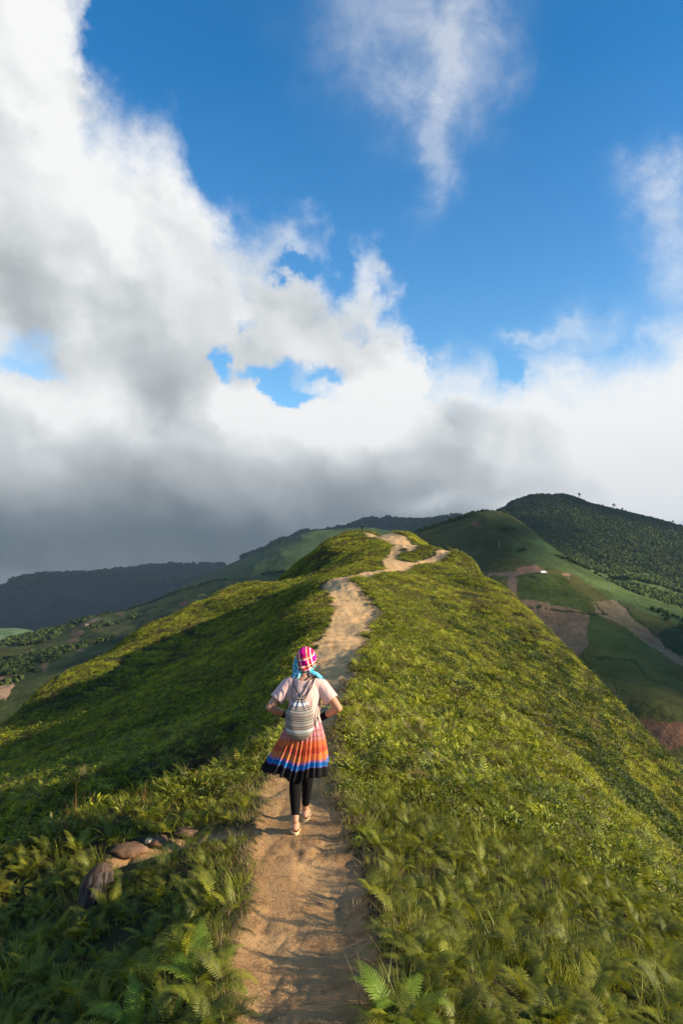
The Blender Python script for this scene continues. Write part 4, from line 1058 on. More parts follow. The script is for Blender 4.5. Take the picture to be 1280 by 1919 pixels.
def ball(mb, c, r, seg=16, rings=10, rot=None):
    c = Vector(c); R = rot or Matrix.Identity(3); n = len(mb.v)
    mb.v.append(c + R @ Vector((0, 0, r[2])))
    for i in range(1, rings):
        a = math.pi * i / rings
        for j in range(seg):
            t = 6.28318 * j / seg; mb.v.append(c + R @ Vector((math.sin(a) * math.cos(t) * r[0], math.sin(a) * math.sin(t) * r[1], math.cos(a) * r[2])))
    mb.v.append(c + R @ Vector((0, 0, -r[2]))); e = len(mb.v) - 1
    for j in range(seg): mb.f.append((n, n + 1 + j, n + 1 + (j + 1) % seg)); mb.f.append((e, e - seg + (j + 1) % seg, e - seg + j))
    for i in range(rings - 2):
        for j in range(seg):
            a = n + 1 + i * seg; mb.f.append((a + j, a + seg + j, a + seg + (j + 1) % seg, a + (j + 1) % seg))
def fuse(name, mb, mat, voxel=.006, smooth=6, cut=None):
    """melt the pieces into one continuous skin"""
    me = bpy.data.meshes.new(name); me.from_pydata([tuple(p) for p in mb.v], [], mb.f); me.update()
    o = bpy.data.objects.new(name, me); COL.objects.link(o)
    r_ = o.modifiers.new('r', 'REMESH'); r_.mode = 'VOXEL'; r_.voxel_size = voxel
    s_ = o.modifiers.new('s', 'SMOOTH'); s_.iterations = smooth; s_.factor = .5
    dg = bpy.context.evaluated_depsgraph_get(); m2 = bpy.data.meshes.new_from_object(o.evaluated_get(dg)); m2.name = name
    bpy.data.objects.remove(o); bpy.data.meshes.remove(me)
    if cut is not None:
        bm = bmesh.new(); bm.from_mesh(m2)
        for co, no in cut: bmesh.ops.bisect_plane(bm, geom=bm.verts[:] + bm.edges[:] + bm.faces[:], plane_co=co, plane_no=no, clear_outer=True)
        bm.to_mesh(m2); bm.free()
    m2.materials.clear(); m2.materials.append(mat)
    m2.polygons.foreach_set('use_smooth', [True] * len(m2.polygons))
    return m2

m_skin, b = new_mat('skin'); finish(m_skin, b, princ(b, (.52, .27, .16, 1), .5, None, .35))
def cloth(name, colr, bumpd=.002, sc=500, rough=.85):
    m, b = new_mat(name); tcn = b.n('ShaderNodeTexCoord').outputs['Object']
    fold = b.noise(b.vm('MULTIPLY', tcn, (1, 1, .5)), 16, 4, .5, dist=.8).outputs['Fac']; wv = b.noise(tcn, sc, 2).outputs['Fac']
    nm = bump(b, b.add(b.mul(fold, 7.0), wv), bumpd, 1.0)
    return finish(m, b, princ(b, (*colr, 1), rough, nm, .15))
m_shirt = cloth('pale_pink_cotton', (.74, .50, .45)); m_legging = cloth('black_leggings', (.006, .006, .007), .001); m_black = cloth('black_cloth', (.010, .010, .012)); m_strap = cloth('grey_cord', (.20, .16, .15)); m_blackcord = cloth('black_cord', (.015, .013, .013))
m_shoe = cloth('cream_canvas', (.62, .45, .26)); m_sole = cloth('cream_rubber', (.70, .56, .36)); m_insole = cloth('brown_insole', (.22, .11, .05))

WX, WY = -.375, 6.27
WZ = float(gz(np.array([WX]), np.array([WY]))[0]) - .005
woman = thing('person', 'woman walking up the dirt path in pink headscarf, pale T-shirt and bright pleated skirt', 'person', (WX, WY, WZ))
gl = lambda x, y: float(gz(np.array([WX + x]), np.array([WY + y]))[0]) - WZ
zl, zr = gl(-.03, -.02) + .02, gl(.025, .42) + .02
CXs = .03                                              # the body stands a little right of the feet's centre
HIPY, CH = .13, .10
body = MB()
# trunk
limb(body, [((CXs, HIPY, .80), .125), ((CXs, HIPY, .88), .135), ((CXs, HIPY + .01, .98), .108), ((CXs, HIPY + .015, 1.06), .112), ((CXs, HIPY + .02, 1.16), .125), ((CXs, HIPY + .03, 1.22), .115)], 18, .68, (1, 0, 0))
limb(body, [((CXs - .135, HIPY + .03, 1.235), .052), ((CXs, HIPY + .03, 1.26), .06), ((CXs + .135, HIPY + .03, 1.235), .052)])
limb(body, [((CXs, HIPY + .03, 1.25), .056), ((CXs + .003, HIPY + .045, 1.33), .048), ((CXs + .005, HIPY + .06, 1.38), .05)])
HD = Vector((CXs + .012, HIPY + .075, 1.445))
ball(body, HD, (.074, .092, .105)); ball(body, HD + Vector((0, .035, -.05)), (.055, .055, .06))
# face: nose, brow, lips, chin, ears
limb(body, [(HD + Vector((0, .088, .012)), .008), (HD + Vector((0, .104, -.020)), .012)]); ball(body, HD + Vector((0, .082, -.048)), (.022, .012, .006)); ball(body, HD + Vector((0, .080, -.060)), (.019, .012, .006)); ball(body, HD + Vector((0, .070, -.088)), (.022, .02, .016))
for s_ in (-1, 1): ball(body, HD + Vector((s_ * .074, .0, -.012)), (.010, .020, .030)); ball(body, HD + Vector((s_ * .03, .080, .022)), (.024, .012, .008))
# arms: elbows out, hands brought together in front of the waist
EL, ER = Vector((-.275, .10, 1.045)), Vector((.335, .10, 1.04))
WL, WR = Vector((-.125, .27, .935)), Vector((.185, .27, .925))
for sh, elb, wr in ((Vector((CXs - .16, HIPY + .03, 1.23)), EL, WL), (Vector((CXs + .16, HIPY + .03, 1.23)), ER, WR)):
    m_ = sh.lerp(elb, .5)
    limb(body, [(sh, .052), (sh.lerp(elb, .35), .047), (m_ + Vector((0, 0, 0)), .043), (elb, .036)])
    f1 = elb.lerp(wr, .28)
    limb(body, [(elb, .036), (f1, .037), (elb.lerp(wr, .65), .030), (wr, .024)])
    sd_ = 1 if wr.x > CXs else -1
    # hand: palm, four fingers bent inwards, thumb off the side of the palm
    tow = Vector((-sd_ * .80, .28, -.16)).normalized(); up_ = Vector((0, 0, 1)); acr = (up_ - tow * up_.dot(tow)).normalized(); pn = tow.cross(acr) * sd_
    palm0, palm1 = wr + tow * .012, wr + tow * .082
    for q in (-.024, -.008, .008, .024): limb(body, [(palm0 + acr * q * .7, .013), (palm1 + acr * q, .0115)], 10)
    for q, ln in ((-.028, .050), (-.010, .064), (.009, .070), (.027, .063)):
        k0 = palm1 + acr * q; k1 = k0 + (tow * .9 - pn * .25) * ln * .45; k2 = k1 + (tow * .55 - pn * .85).normalized() * ln * .32; k3 = k2 + (tow * .05 - pn).normalized() * ln * .25
        limb(body, [(k0, .0095), (k1, .0088), (k2, .0080), (k3, .0068)], 10)
    t0 = wr + tow * .025 + acr * .026; limb(body, [(t0, .012), (t0 + (acr * .75 + tow * .65) * .032, .0105), (t0 + (acr * .75 + tow * .65) * .032 + (tow * .85 + acr * .2 - pn * .3) * .026, .0085)], 10)
# legs mid-stride: left foot planted behind, right foot ahead
hipL, hipR = Vector((CXs - .075, HIPY, .82)), Vector((CXs + .075, HIPY, .82))
aL, aR = Vector((-.035, -.005, zl + .085)), Vector((.028, .45, zr + .085))
kL, kR = Vector((-.045, .13, .455)), Vector((.060, .33, .47))
LEG = {}
for nm_, hip, kn, an in (('l', hipL, kL, aL), ('r', hipR, kR, aR)):
    cf = kn.lerp(an, .33) + Vector((0, -.018, 0))
    LEG[nm_] = [(hip, .080), (hip.lerp(kn, .45), .068), (kn, .047), (cf, .049), (kn.lerp(an, .72), .036), (an, .030)]
    limb(body, LEG[nm_])
    toe = an + Vector((-.012 if nm_ == 'l' else .015, .135, -.062)); heel = an + Vector((0, -.030, -.055))
    limb(body, [(heel, .026), (an + Vector((0, .03, -.045)), .030), (toe - Vector((0, .03, 0)), .028), (toe, .016)], 14, 1.2, (0, 0, 1))
part('body', fuse('body', body, m_skin, .0055, 5), woman)
m_eye, b = new_mat('eye'); finish(m_eye, b, princ(b, (.03, .02, .015, 1), .2))
for s_ in (-1, 1):
    mbe = MB(); ball(mbe, HD + Vector((s_ * .028, .083, .006)), (.011, .009, .008), 10, 8)
    part('eye', mbe.mesh('eye', m_eye, True), woman)
# leggings
lg = MB()
for nm_ in ('l', 'r'):
    L_ = [(p, r_ + .006) for p, r_ in LEG[nm_]]; an = L_[-1][0]; kn = L_[2][0]
    L_[-1] = (an + (kn - an).normalized() * .055, .037); limb(lg, L_, 18)
limb(lg, [((CXs, HIPY, .80), .132), ((CXs, HIPY, .90), .135)], 18, .7, (1, 0, 0))
part('leggings', fuse('leggings', lg, m_legging, .007, 4), woman)
# shirt: close at the shoulders, loose at the back, short sleeves standing off the arms
sh = MB()
limb(sh, [((CXs + .005, HIPY, .87), .145), ((CXs, HIPY, .95), .138), ((CXs, HIPY + .0, 1.05), .136), ((CXs, HIPY + .01, 1.15), .148), ((CXs, HIPY + .02, 1.215), .135)], 22, .72, (1, 0, 0))
limb(sh, [((CXs - .12, HIPY + .03, 1.236), .068), ((CXs, HIPY + .03, 1.258), .072), ((CXs + .12, HIPY + .03, 1.236), .068)])
sleeve_cut = []
for s0, e0 in ((Vector((CXs - .145, HIPY + .03, 1.228)), EL), (Vector((CXs + .145, HIPY + .03, 1.228)), ER)):
    c1 = s0.lerp(e0, .66); limb(sh, [(s0, .066), (s0.lerp(e0, .35), .064), (c1 + (e0 - s0) * .12, .063)], 18)
    sleeve_cut.append((c1, (e0 - s0).normalized()))
me = fuse('shirt', sh, m_shirt, .0075, 5, cut=[((CXs, HIPY + .03, 1.305), (0, -.25, 1))])
bm = bmesh.new(); bm.from_mesh(me)
kill = [v for v in bm.verts if any(((v.co - c).dot(n) > 0 and (v.co - c).length < .12) for c, n in sleeve_cut)]
bmesh.ops.delete(bm, geom=kill, context='VERTS')
for v in bm.verts:                                     # gathers and hanging folds at the back
    h = max(0, min(1, (1.2 - v.co.z) / .3)); a = math.atan2(v.co.y - HIPY, v.co.x - CXs)
    if abs(v.co.x - CXs) < .17: v.co += v.normal * (.006 * math.sin(a * 9 + v.co.z * 14) + .004 * math.sin(a * 17 - v.co.z * 9)) * h
bm.to_mesh(me); bm.free(); me.polygons.foreach_set('use_smooth', [True] * len(me.polygons))
sho = part('shirt', me, woman); sol = sho.modifiers.new('thick', 'SOLIDIFY'); sol.thickness = .004; sol.offset = 1
# skirt with knife pleats, blown a little to the left
NP, NT, NV = 30, 30 * 12, 30
SV, SU, SVv = [], [], []
r_s = random.Random(5); phs = [r_s.uniform(-.25, .25) for _ in range(NP)]; amp = [r_s.uniform(.55, 1.35) for _ in range(NP)]
for j in range(NV + 1):
    v = j / NV
    for i in range(NT):
        th = 6.283185 * i / NT
        q = (i / NT * NP); k = int(q) % NP; fr = (q + phs[k] * v) % 1.0
        fold = (fr / .72 if fr < .72 else 1 - (fr - .72) / .28) - .5
        fold = math.tanh(fold * 3.0) * .5
        a_ = (.005 + .056 * v ** 1.05) * amp[k]
        rx, ry = .132 + .138 * v ** .85 + fold * a_, .100 + .115 * v ** .9 + fold * a_
        wind = .085 * v ** 1.6; sagx = .010 * math.sin(th * 3 + 1) * v
        x = CXs + math.cos(th) * rx - wind + sagx; y = HIPY + math.sin(th) * ry - .02 * v
        left = max(0, -math.cos(th)); z = .945 - (.945 - .475) * v + left * .050 * v ** 1.5 + .012 * math.sin(th * 5) * v
        SV.append((x, y, z)); SU.append(i / NT * 60 + fr * .0); SVv.append(v)
SF = [(j * NT + i, (j + 1) * NT + i, (j + 1) * NT + (i + 1) % NT, j * NT + (i + 1) % NT) for j in range(NV) for i in range(NT)]
m_skirt, b = new_mat('embroidered_skirt')
v_a = b.n('ShaderNodeAttribute', attribute_name='vv').outputs['Fac']; u_a = b.n('ShaderNodeAttribute', attribute_name='uu').outputs['Fac']
op = b.n('ShaderNodeTexCoord').outputs['Object']
sp = b.noise(op, 95, 3, .7).outputs['Fac']; sp2 = b.noise(op, 38, 3, .6).outputs['Fac']
base = b.n('ShaderNodeValToRGB'); cr = base.color_ramp; cr.interpolation = 'CONSTANT'
bands = [(0, (.16, .03, .10)), (.05, (.34, .07, .14)), (.13, (.42, .13, .20)), (.17, (.22, .07, .03)), (.20, (.46, .14, .17)), (.27, (.26, .08, .04)), (.30, (.52, .15, .12)), (.37, (.62, .16, .045)), (.48, (.50, .10, .035)), (.58, (.66, .22, .06)),
         (.69, (.45, .16, .28)), (.72, (.30, .18, .42)), (.735, (.012, .12, .38)), (.815, (.20, .10, .30)), (.828, (.012, .011, .011))]
while len(cr.elements) < len(bands): cr.elements.new(.5)
for e, (p, c) in zip(cr.elements, bands): e.position = p; e.color = (*c, 1)
b.put(base.inputs[0], b.add(v_a, b.mul(b.sub(sp2, .5), .012)))
colr = base.outputs[0]
gu = b.m('FRACT', b.mul(u_a, 2.0)); gv = b.m('FRACT', b.mul(v_a, 42.0))
check = b.m('MAXIMUM', b.m('GREATER_THAN', gu, .70), b.m('GREATER_THAN', gv, .66))
plaid = b.mul(check, b.smooth(v_a, .37, .34))
colr = b.mix(b.mul(plaid, .38), colr, (.75, .50, .48, 1))
emb = b.mul(b.smooth(sp, .56, .62), b.mul(b.smooth(v_a, .38, .42), b.smooth(v_a, .66, .64)))
colr = b.mix(b.mul(emb, .75), colr, (.35, .03, .16, 1))
emb2 = b.mul(b.smooth(sp2, .60, .66), b.mul(b.smooth(v_a, .38, .42), b.smooth(v_a, .66, .64))); colr = b.mix(b.mul(emb2, .7), colr, (.92, .42, .10, 1))
blue = b.mul(b.smooth(sp, .52, .58), b.mul(b.smooth(v_a, .725, .73), b.smooth(v_a, .82, .81))); colr = b.mix(b.mul(blue, .7), colr, (.03, .28, .60, 1))
finish(m_skirt, b, princ(b, colr, .8, bump(b, sp, .001, .6), .2))
sk = mesh_obj('skirt', SV, SF, m_skirt, attrs={'uu': ('FLOAT', SU), 'vv': ('FLOAT', SVv)}); sk.parent = woman
so = sk.modifiers.new('thick', 'SOLIDIFY'); so.thickness = .003; so.offset = -1
# black sash below the shirt
mb = MB(); limb(mb, [((CXs, HIPY, .925), .140), ((CXs, HIPY, .945), .140)], 24, .74, (1, 0, 0)); part('sash', mb.mesh('sash', m_black, True), woman)
# shoes
for nm_, an, zz, dxx in (('l', aL, zl, -.012), ('r', aR, zr, .015)):
    mb = MB(); n = 26; prof = []
    for i in range(n):
        t = 6.28318 * i / n; yy = math.sin(t); w = .036 + .010 * max(0, yy); prof.append((an.x + math.cos(t) * w + dxx * (yy + .3), an.y + .052 + yy * .122))
    for z in (0, .022):
        mb.v += [Vector((x, y, an.z - .108 + z)) for x, y in prof]
    mb.f += [(i, (i + 1) % n, n + (i + 1) % n, n + i) for i in range(n)] + [tuple(range(n - 1, -1, -1)), tuple(range(n, 2 * n))]
    root = part('shoe', mb.mesh('sole', m_sole), woman)
    up_ = MB(); limb(up_, [((an.x, an.y + .055, an.z - .062), .038), ((an.x + dxx * .5, an.y + .10, an.z - .068), .036), ((an.x + dxx, an.y + .145, an.z - .078), .024)], 16, .95, (0, 0, 1))
    part('upper', fuse('upper', up_, m_shoe, .006, 3, cut=[((an.x, an.y + .055, an.z - .035), (0, -.75, .66))]), root)
    q = MB(); q.v = [Vector((an.x + (x - an.x) * .86, y if y > an.y + .05 else an.y + .05 + (y - an.y - .05) * .93, an.z - .085)) for x, y in prof]; q.f = [tuple(range(n))]; part('insole', q.mesh('insole', m_insole), root)
    h_ = MB(); seg = []
    for i in range(13):
        t = math.radians(180 + 180 * i / 12); seg.append((Vector((an.x + math.cos(t) * .037, an.y + .01 + math.sin(t) * .078, an.z - .078 + .006 * math.sin(t))), .007))
    limb(h_, seg, 8); part('heel_strap', h_.mesh('heel_strap', m_shoe, True), root)
# black wristbands
for elb, wr in ((EL, WL), (ER, WR)):
    mb = MB(); d = (elb - wr).normalized(); limb(mb, [(wr + d * .075, .034), (wr + d * .03, .033), (wr - d * .012, .032)], 16)
    part('wristband', mb.mesh('wristband', m_black, True), woman)

# headscarf
m_scarf, b = new_mat('plaid_headscarf')
op = b.n('ShaderNodeTexCoord').outputs['Object']
loc = b.vm('SUBTRACT', op, tuple(HD)); ro = b.n('ShaderNodeVectorRotate', rotation_type='EULER_XYZ'); b.put(ro.inputs['Vector'], loc); ro.inputs['Rotation'].default_value = (math.radians(-18), math.radians(14), 0)
sx = b.n('ShaderNodeSeparateXYZ'); b.put(sx.inputs[0], ro.outputs[0])
def stripes(q, at, w): 
    o = None
    for a in at:
        s_ = b.m('LESS_THAN', b.m('ABSOLUTE', b.sub(q, a)), w); o = s_ if o is None else b.m('MAXIMUM', o, s_)
    return o
nz = b.noise(op, 60, 3).outputs['Fac']
X_, Z_ = b.add(sx.outputs[0], b.mul(b.sub(nz, .5), .006)), b.add(sx.outputs[2], b.mul(b.sub(nz, .5), .006))
col = (.80, .012, .26, 1)
col = b.mix(b.mul(b.m('MAXIMUM', stripes(X_, (-.062, .052), .017), stripes(Z_, (-.030, .078), .017)), .75), col, (.46, .012, .10, 1))
col = b.mix(b.m('MAXIMUM', stripes(X_, (-.048, .038), .0045), stripes(Z_, (-.016, .064), .0045)), col, (.92, .16, .02, 1))
col = b.mix(b.m('MAXIMUM', stripes(X_, (-.038, .064, .030, -.073), .0032), stripes(Z_, (-.006, .054, -.042), .0032)), col, (.86, .80, .72, 1))
col = b.mix(b.m('MAXIMUM', stripes(X_, (-.056,), .0030), stripes(Z_, (-.024, -.052), .0036)), col, (.03, .04, .05, 1))
low = b.smooth(b.add(sx.outputs[2], b.mul(b.m('ABSOLUTE', sx.outputs[0]), -.35)), -.058, -.066)
teal = b.ramp(b.noise(b.vm('MULTIPLY', op, (1, 1, .35)), 75, 3, .6).outputs['Fac'], [(.34, (.02, .22, .40)), (.45, (.01, .42, .62)), (.54, (.10, .60, .70)), (.60, (.80, .78, .25)), (.68, (.75, .18, .40))])
col = b.mix(low, col, teal)
side = b.smooth(sx.outputs[0], -.062, -.074)
col = b.mix(side, col, teal)
finish(m_scarf, b, princ(b, col, .85, bump(b, b.noise(op, 45, 4).outputs['Fac'], .006, .8), .15))
sc = MB(); ball(sc, HD + Vector((0, -.008, .012)), (.094, .106, .112), 28, 18); ball(sc, HD + Vector((-.01, -.055, -.055)), (.070, .050, .052), 20, 12); ball(sc, HD + Vector((-.055, -.02, -.04)), (.040, .05, .055), 16, 10); ball(sc, HD + Vector((.0, .02, -.09)), (.066, .07, .030), 16, 10)
me = fuse('headscarf', sc, m_scarf, .006, 5, cut=None)
bm = bmesh.new(); bm.from_mesh(me)
bmesh.ops.delete(bm, geom=[v for v in bm.verts if v.co.y > HD.y + .055 and abs(v.co.x - HD.x) < .066 and v.co.z < HD.z + .055], context='VERTS')   # opening for the face
for v in bm.verts:
    p = v.co - HD; a = math.atan2(p.y, p.x); v.co += v.normal * (.0035 * math.sin(a * 11 + p.z * 60) + .003 * math.sin(p.z * 90 + a * 3)) * (1 if p.z < .02 else .45)
bm.to_mesh(me); bm.free(); me.polygons.foreach_set('use_smooth', [True] * len(me.polygons))
hs = part('headscarf', me, woman); so = hs.modifiers.new('thick', 'SOLIDIFY'); so.thickness = .003
m_fringe, b = new_mat('teal_fringe'); op = b.n('ShaderNodeTexCoord').outputs['Object']
finish(m_fringe, b, princ(b, b.ramp(b.noise(op, 90, 2, .6).outputs['Fac'], [(.3, (.015, .22, .42)), (.44, (.01, .45, .66)), (.54, (.12, .66, .76)), (.60, (.85, .72, .75)), (.70, (.78, .14, .36))]), .85, None, .1))
def tail(P, w0, w1, seed, n=30):
    """twisted end of the scarf with its fringe"""
    mb = MB(); r = random.Random(seed); L = [Vector(p) for p in P]
    limb(mb, [(p, w0 + (w1 - w0) * i / (len(L) - 1)) for i, p in enumerate(L)], 12, .55)
    for v in mb.v: v += Vector((r.gauss(0, .0022), r.gauss(0, .0022), r.gauss(0, .002)))
    d = (L[-1] - L[-2]).normalized()
    for i in range(n):
        p = L[-1] + Vector((r.gauss(0, w1 * .8), r.gauss(0, w1 * .4), r.gauss(0, w1 * .5))); q = p + (d + Vector((r.gauss(0, .28), r.gauss(0, .2), r.gauss(-.35, .2)))) * r.uniform(.025, .055)
        s_ = Vector((.0022, .0, .0008)); k = len(mb.v); mb.v += [p - s_, p + s_, q + s_ * .7, q - s_ * .7]; mb.f.append((k, k + 1, k + 2, k + 3))
    return mb
T0 = HD + Vector((-.055, -.055, -.075))
part('scarf_end', tail([T0, T0 + Vector((-.030, -.010, -.030)), T0 + Vector((-.060, -.012, -.070)), T0 + Vector((-.078, -.012, -.115))], .024, .016, 1).mesh('scarf_end', m_fringe, True), hs)
part('scarf_end', tail([T0 + Vector((.01, -.01, 0)), T0 + Vector((.0, -.022, -.035)), T0 + Vector((-.015, -.022, -.075))], .022, .014, 2).mesh('scarf_end', m_fringe, True), hs)
T1 = HD + Vector((.030, -.06, -.085))
part('scarf_end', tail([T1, T1 + Vector((.035, -.018, -.015)), T1 + Vector((.075, -.016, -.030)), T1 + Vector((.105, -.008, -.058))], .022, .018, 3).mesh('scarf_end', m_fringe, True), hs)
part('scarf_end', tail([HD + Vector((-.085, -.01, .03)), HD + Vector((-.098, -.02, -.02)), HD + Vector((-.095, -.03, -.07))], .016, .024, 4).mesh('scarf_end', m_fringe, True), hs)

# drawstring backpack: hangs from her shoulders, a thing of its own
BX, BY = WX + .0, WY
pack = thing('backpack', 'cream drawstring backpack with dark zigzag stripes hanging on the back of the walking woman', 'backpack', (BX, BY, WZ))
m_pack, b = new_mat('woven_stripes')
op = b.n('ShaderNodeTexCoord').outputs['Object']; sz = b.n('ShaderNodeSeparateXYZ'); b.put(sz.inputs[0], op)
zz = b.add(sz.outputs[2], b.mul(b.m('POWER', b.m('ABSOLUTE', sz.outputs[0]), 2.0), -1.2)); th = b.m('ARCTAN2', sz.outputs[0], b.mul(b.sub(sz.outputs[1], .06), -1.0))
zig = b.m('PINGPONG', b.mul(th, 9.0), .5)
rows = b.m('FRACT', b.mul(b.sub(zz, .80), 12.0))
def lines(q, lo, hi): return b.mul(b.m('GREATER_THAN', q, lo), b.m('LESS_THAN', q, hi))
pat = b.m('MAXIMUM', lines(rows, .02, .10), lines(rows, .20, .26))
zl_ = lines(b.add(rows, b.mul(zig, .16)), .46, .55)
dots = b.mul(lines(rows, .74, .86), b.m('GREATER_THAN', b.m('FRACT', b.mul(th, 11.0)), .5))
col = b.mix(pat, (.36, .33, .285, 1), (.045, .038, .040, 1)); col = b.mix(zl_, col, (.13, .11, .10, 1)); col = b.mix(dots, col, (.07, .06, .06, 1))
col = b.mix(lines(rows, .32, .40), col, (.30, .17, .15, 1))
col = b.mix(b.mul(lines(b.m('FRACT', b.mul(b.sub(zz, .80), 4.5)), .30, .42), .7), col, (.60, .66, .68, 1))
finish(m_pack, b, princ(b, col, .9, bump(b, b.noise(op, 240, 2).outputs['Fac'], .002, .9), .1))
nt, nz_ = 72, 44; V_, F_ = [], []
for j in range(nz_ + 1):
    v = j / nz_
    zb = .795 + .245 * min(v / .62, 1) if v < .62 else 1.04 + .105 * (v - .62) / .38
    if v < .62:
        e = math.sin(min(1, v / .62 * 1.9) * math.pi / 2) ** .55; wx = .128 * (.25 + .75 * e) * (1 - .05 * (v / .62)); wy = .068 * (.25 + .75 * e)
        g = 0
    else:
        g = (v - .62) / .38; k = (1 - g) ** .9; wx = .020 + .102 * k; wy = .020 + .046 * k
    for i in range(nt):
        t = 6.28318 * i / nt; pl = 1 + g * .30 * math.cos(t * 11) * (.4 + .6 * g) + (0 if g else .012 * math.sin(t * 7 + v * 9))
        V_.append((math.copysign(abs(math.cos(t)) ** .8, math.cos(t)) * wx * pl, -.042 + math.copysign(abs(math.sin(t)) ** .85, math.sin(t)) * wy * pl + .045 * g, zb + .008 * g * math.sin(t * 11)))
F_ = [(j * nt + i, j * nt + (i + 1) % nt, (j + 1) * nt + (i + 1) % nt, (j + 1) * nt + i) for j in range(nz_) for i in range(nt)]
pk = mesh_obj('bag', V_ + [], F_, m_pack); pk.parent = pack
mb = MB(); k = [Vector(v) for v in V_[:nt]]; mb.v = k; mb.f = [tuple(range(nt - 1, -1, -1))]; part('base', mb.mesh('base', m_pack), pack)
def cord(name, P, w, mat, sides=6):
    mb = MB(); L = [Vector(p) for p in P]; out_ = []
    for i in range(len(L) - 1):                        # smooth the line
        p0, p1, p2, p3 = L[max(i - 1, 0)], L[i], L[i + 1], L[min(i + 2, len(L) - 1)]
        for q in range(5):
            t = q / 5; out_.append((.5 * ((2 * p1) + (p2 - p0) * t + (2 * p0 - 5 * p1 + 4 * p2 - p3) * t * t + (3 * p1 - p0 - 3 * p2 + p3) * t ** 3), w))
    out_.append((L[-1], w)); limb(mb, out_, sides); return part(name, mb.mesh(name, mat, True), pack)
TB = HIPY - .072
cord('strap', [(.005, .005, 1.14), (-.030, TB - .018, 1.20), (-.062, TB - .0, 1.26), (-.075, HIPY, 1.315), (-.085, HIPY + .10, 1.27)], .0038, m_blackcord)
cord('strap', [(-.005, .005, 1.14), (.035, TB - .018, 1.20), (.070, TB - .002, 1.265), (.095, HIPY, 1.318), (.105, HIPY + .10, 1.27)], .0065, m_strap)
cord('strap', [(.035, .0, 1.13), (.070, TB - .022, 1.19), (.105, TB - .0, 1.255), (.130, HIPY, 1.312), (.135, HIPY + .10, 1.26)], .0055, m_blackcord)
cord('strap', [(-.060, TB - .0, 1.265), (-.072, TB - .028, 1.20), (-.070, TB - .034, 1.14), (-.050, TB - .04, 1.105), (-.01, .0, 1.125)], .0035, m_blackcord)
cord('strap', [(.170, HIPY, 1.15), (.168, TB + .02, 1.08), (.150, TB - .01, .98), (.120, TB - .01, .86)], .004, m_blackcord)
cord('strap', [(-.108, HIPY, 1.12), (-.125, TB + .02, 1.02), (-.118, TB - .01, .86)], .004, m_blackcord)
cord('drawstring', [(-.024, -.022, 1.132), (0, -.034, 1.128), (.024, -.022, 1.132), (.024, .022, 1.134), (-.024, .022, 1.134), (-.024, -.022, 1.132)], .0035, m_strap)

# far walker on the summit
m_jk = cloth('dark_jacket', (.012, .012, .018))
sx_, sy_, _ = px_xyz(679, 991, 201)
sil_r = np.linspace(175, 215, 80); dd = np.array([sx_, sy_]) / math.hypot(sx_, sy_); hz_ = gz(dd[0] * sil_r, dd[1] * sil_r); i = int(np.argmax(hz_ / sil_r))
hiker = thing('person', 'tiny dark figure standing on top of the summit mound far ahead', 'person', (float(dd[0] * sil_r[i]), float(dd[1] * sil_r[i]), float(hz_[i]) + .12), .5)
mb = MB(); limb(mb, [((-.09, 0, .05), .06), ((-.1, .02, .45), .07), ((-.08, 0, .85), .10)]); limb(mb, [((.12, .1, .05), .06), ((.11, .06, .45), .07), ((.07, 0, .85), .10)])
limb(mb, [((0, 0, .85), .16), ((0, 0, 1.15), .17), ((0, 0, 1.40), .18)], 14, .7, (1, 0, 0)); limb(mb, [((-.2, 0, 1.4), .07), ((-.27, .0, 1.1), .055), ((-.22, .08, .86), .045)]); limb(mb, [((.2, 0, 1.4), .07), ((.28, .0, 1.1), .055), ((.2, .12, .9), .045)])
limb(mb, [((0, 0, 1.45), .06), ((0, 0.01, 1.55), .055)]); ball(mb, (0, .01, 1.64), (.085, .1, .12))
part('body', fuse('body', mb, m_jk, .02, 3), hiker)
# ---------------------------------------------------------------- single ferns, stones and the stump close by
def frond_mesh(seed, L, pairs, seg, mat, **kw):
    r = random.Random(seed); mb = MB(); frond(mb, L, 0, Vector((0, 0, 0)), kw.get('lift', 62), kw.get('droop', 95), pairs, seg, kw.get('wid', .24), r, r.uniform(-.25, .25)); return mb.mesh('frond', mat)
FR = {'g': [frond_mesh(s_, 1, 22, 8, m_fern, droop=80 + 15 * s_, lift=72 - 5 * s_) for s_ in range(4)], 'y': [frond_mesh(s_ + 9, 1, 22, 8, m_fern_b, droop=80 + 15 * s_, lift=72 - 5 * s_) for s_ in range(4)]}
def ground_hit(px, py, h=.12):
    v = px_dir(px, py); hh = math.hypot(v.x, v.y); r = np.linspace(1.6, 16, 1500); x, y = v.x / hh * r, v.y / hh * r
    i = np.nonzero(gz(x, y) + h > v.z / hh * r)[0]; i = i[0] if len(i) else 0
    return float(x[i]), float(y[i]), float(gz(x[i:i + 1], y[i:i + 1])[0])
def fern(px, py, L, n, label, group=None, kind='g', seed=0, lean=None):
    L *= .80
    r = random.Random(seed + px); t = thing('fern', label, 'fern', ground_hit(px, py), r.uniform(0, 6.28), group)
    a0 = r.uniform(0, 6.28)
    for i in range(n):
        f = part('frond', r.choice(FR[kind]), t); s_ = L * r.uniform(.72, 1.12); f.scale = (s_, s_, s_)
        f.rotation_euler = (r.uniform(-.2, .2), r.uniform(-.25, .30), a0 + 6.283 * i / n + r.uniform(-.35, .35)); f.location = (r.uniform(-.03, .03), r.uniform(-.03, .03), -.01)
    return t
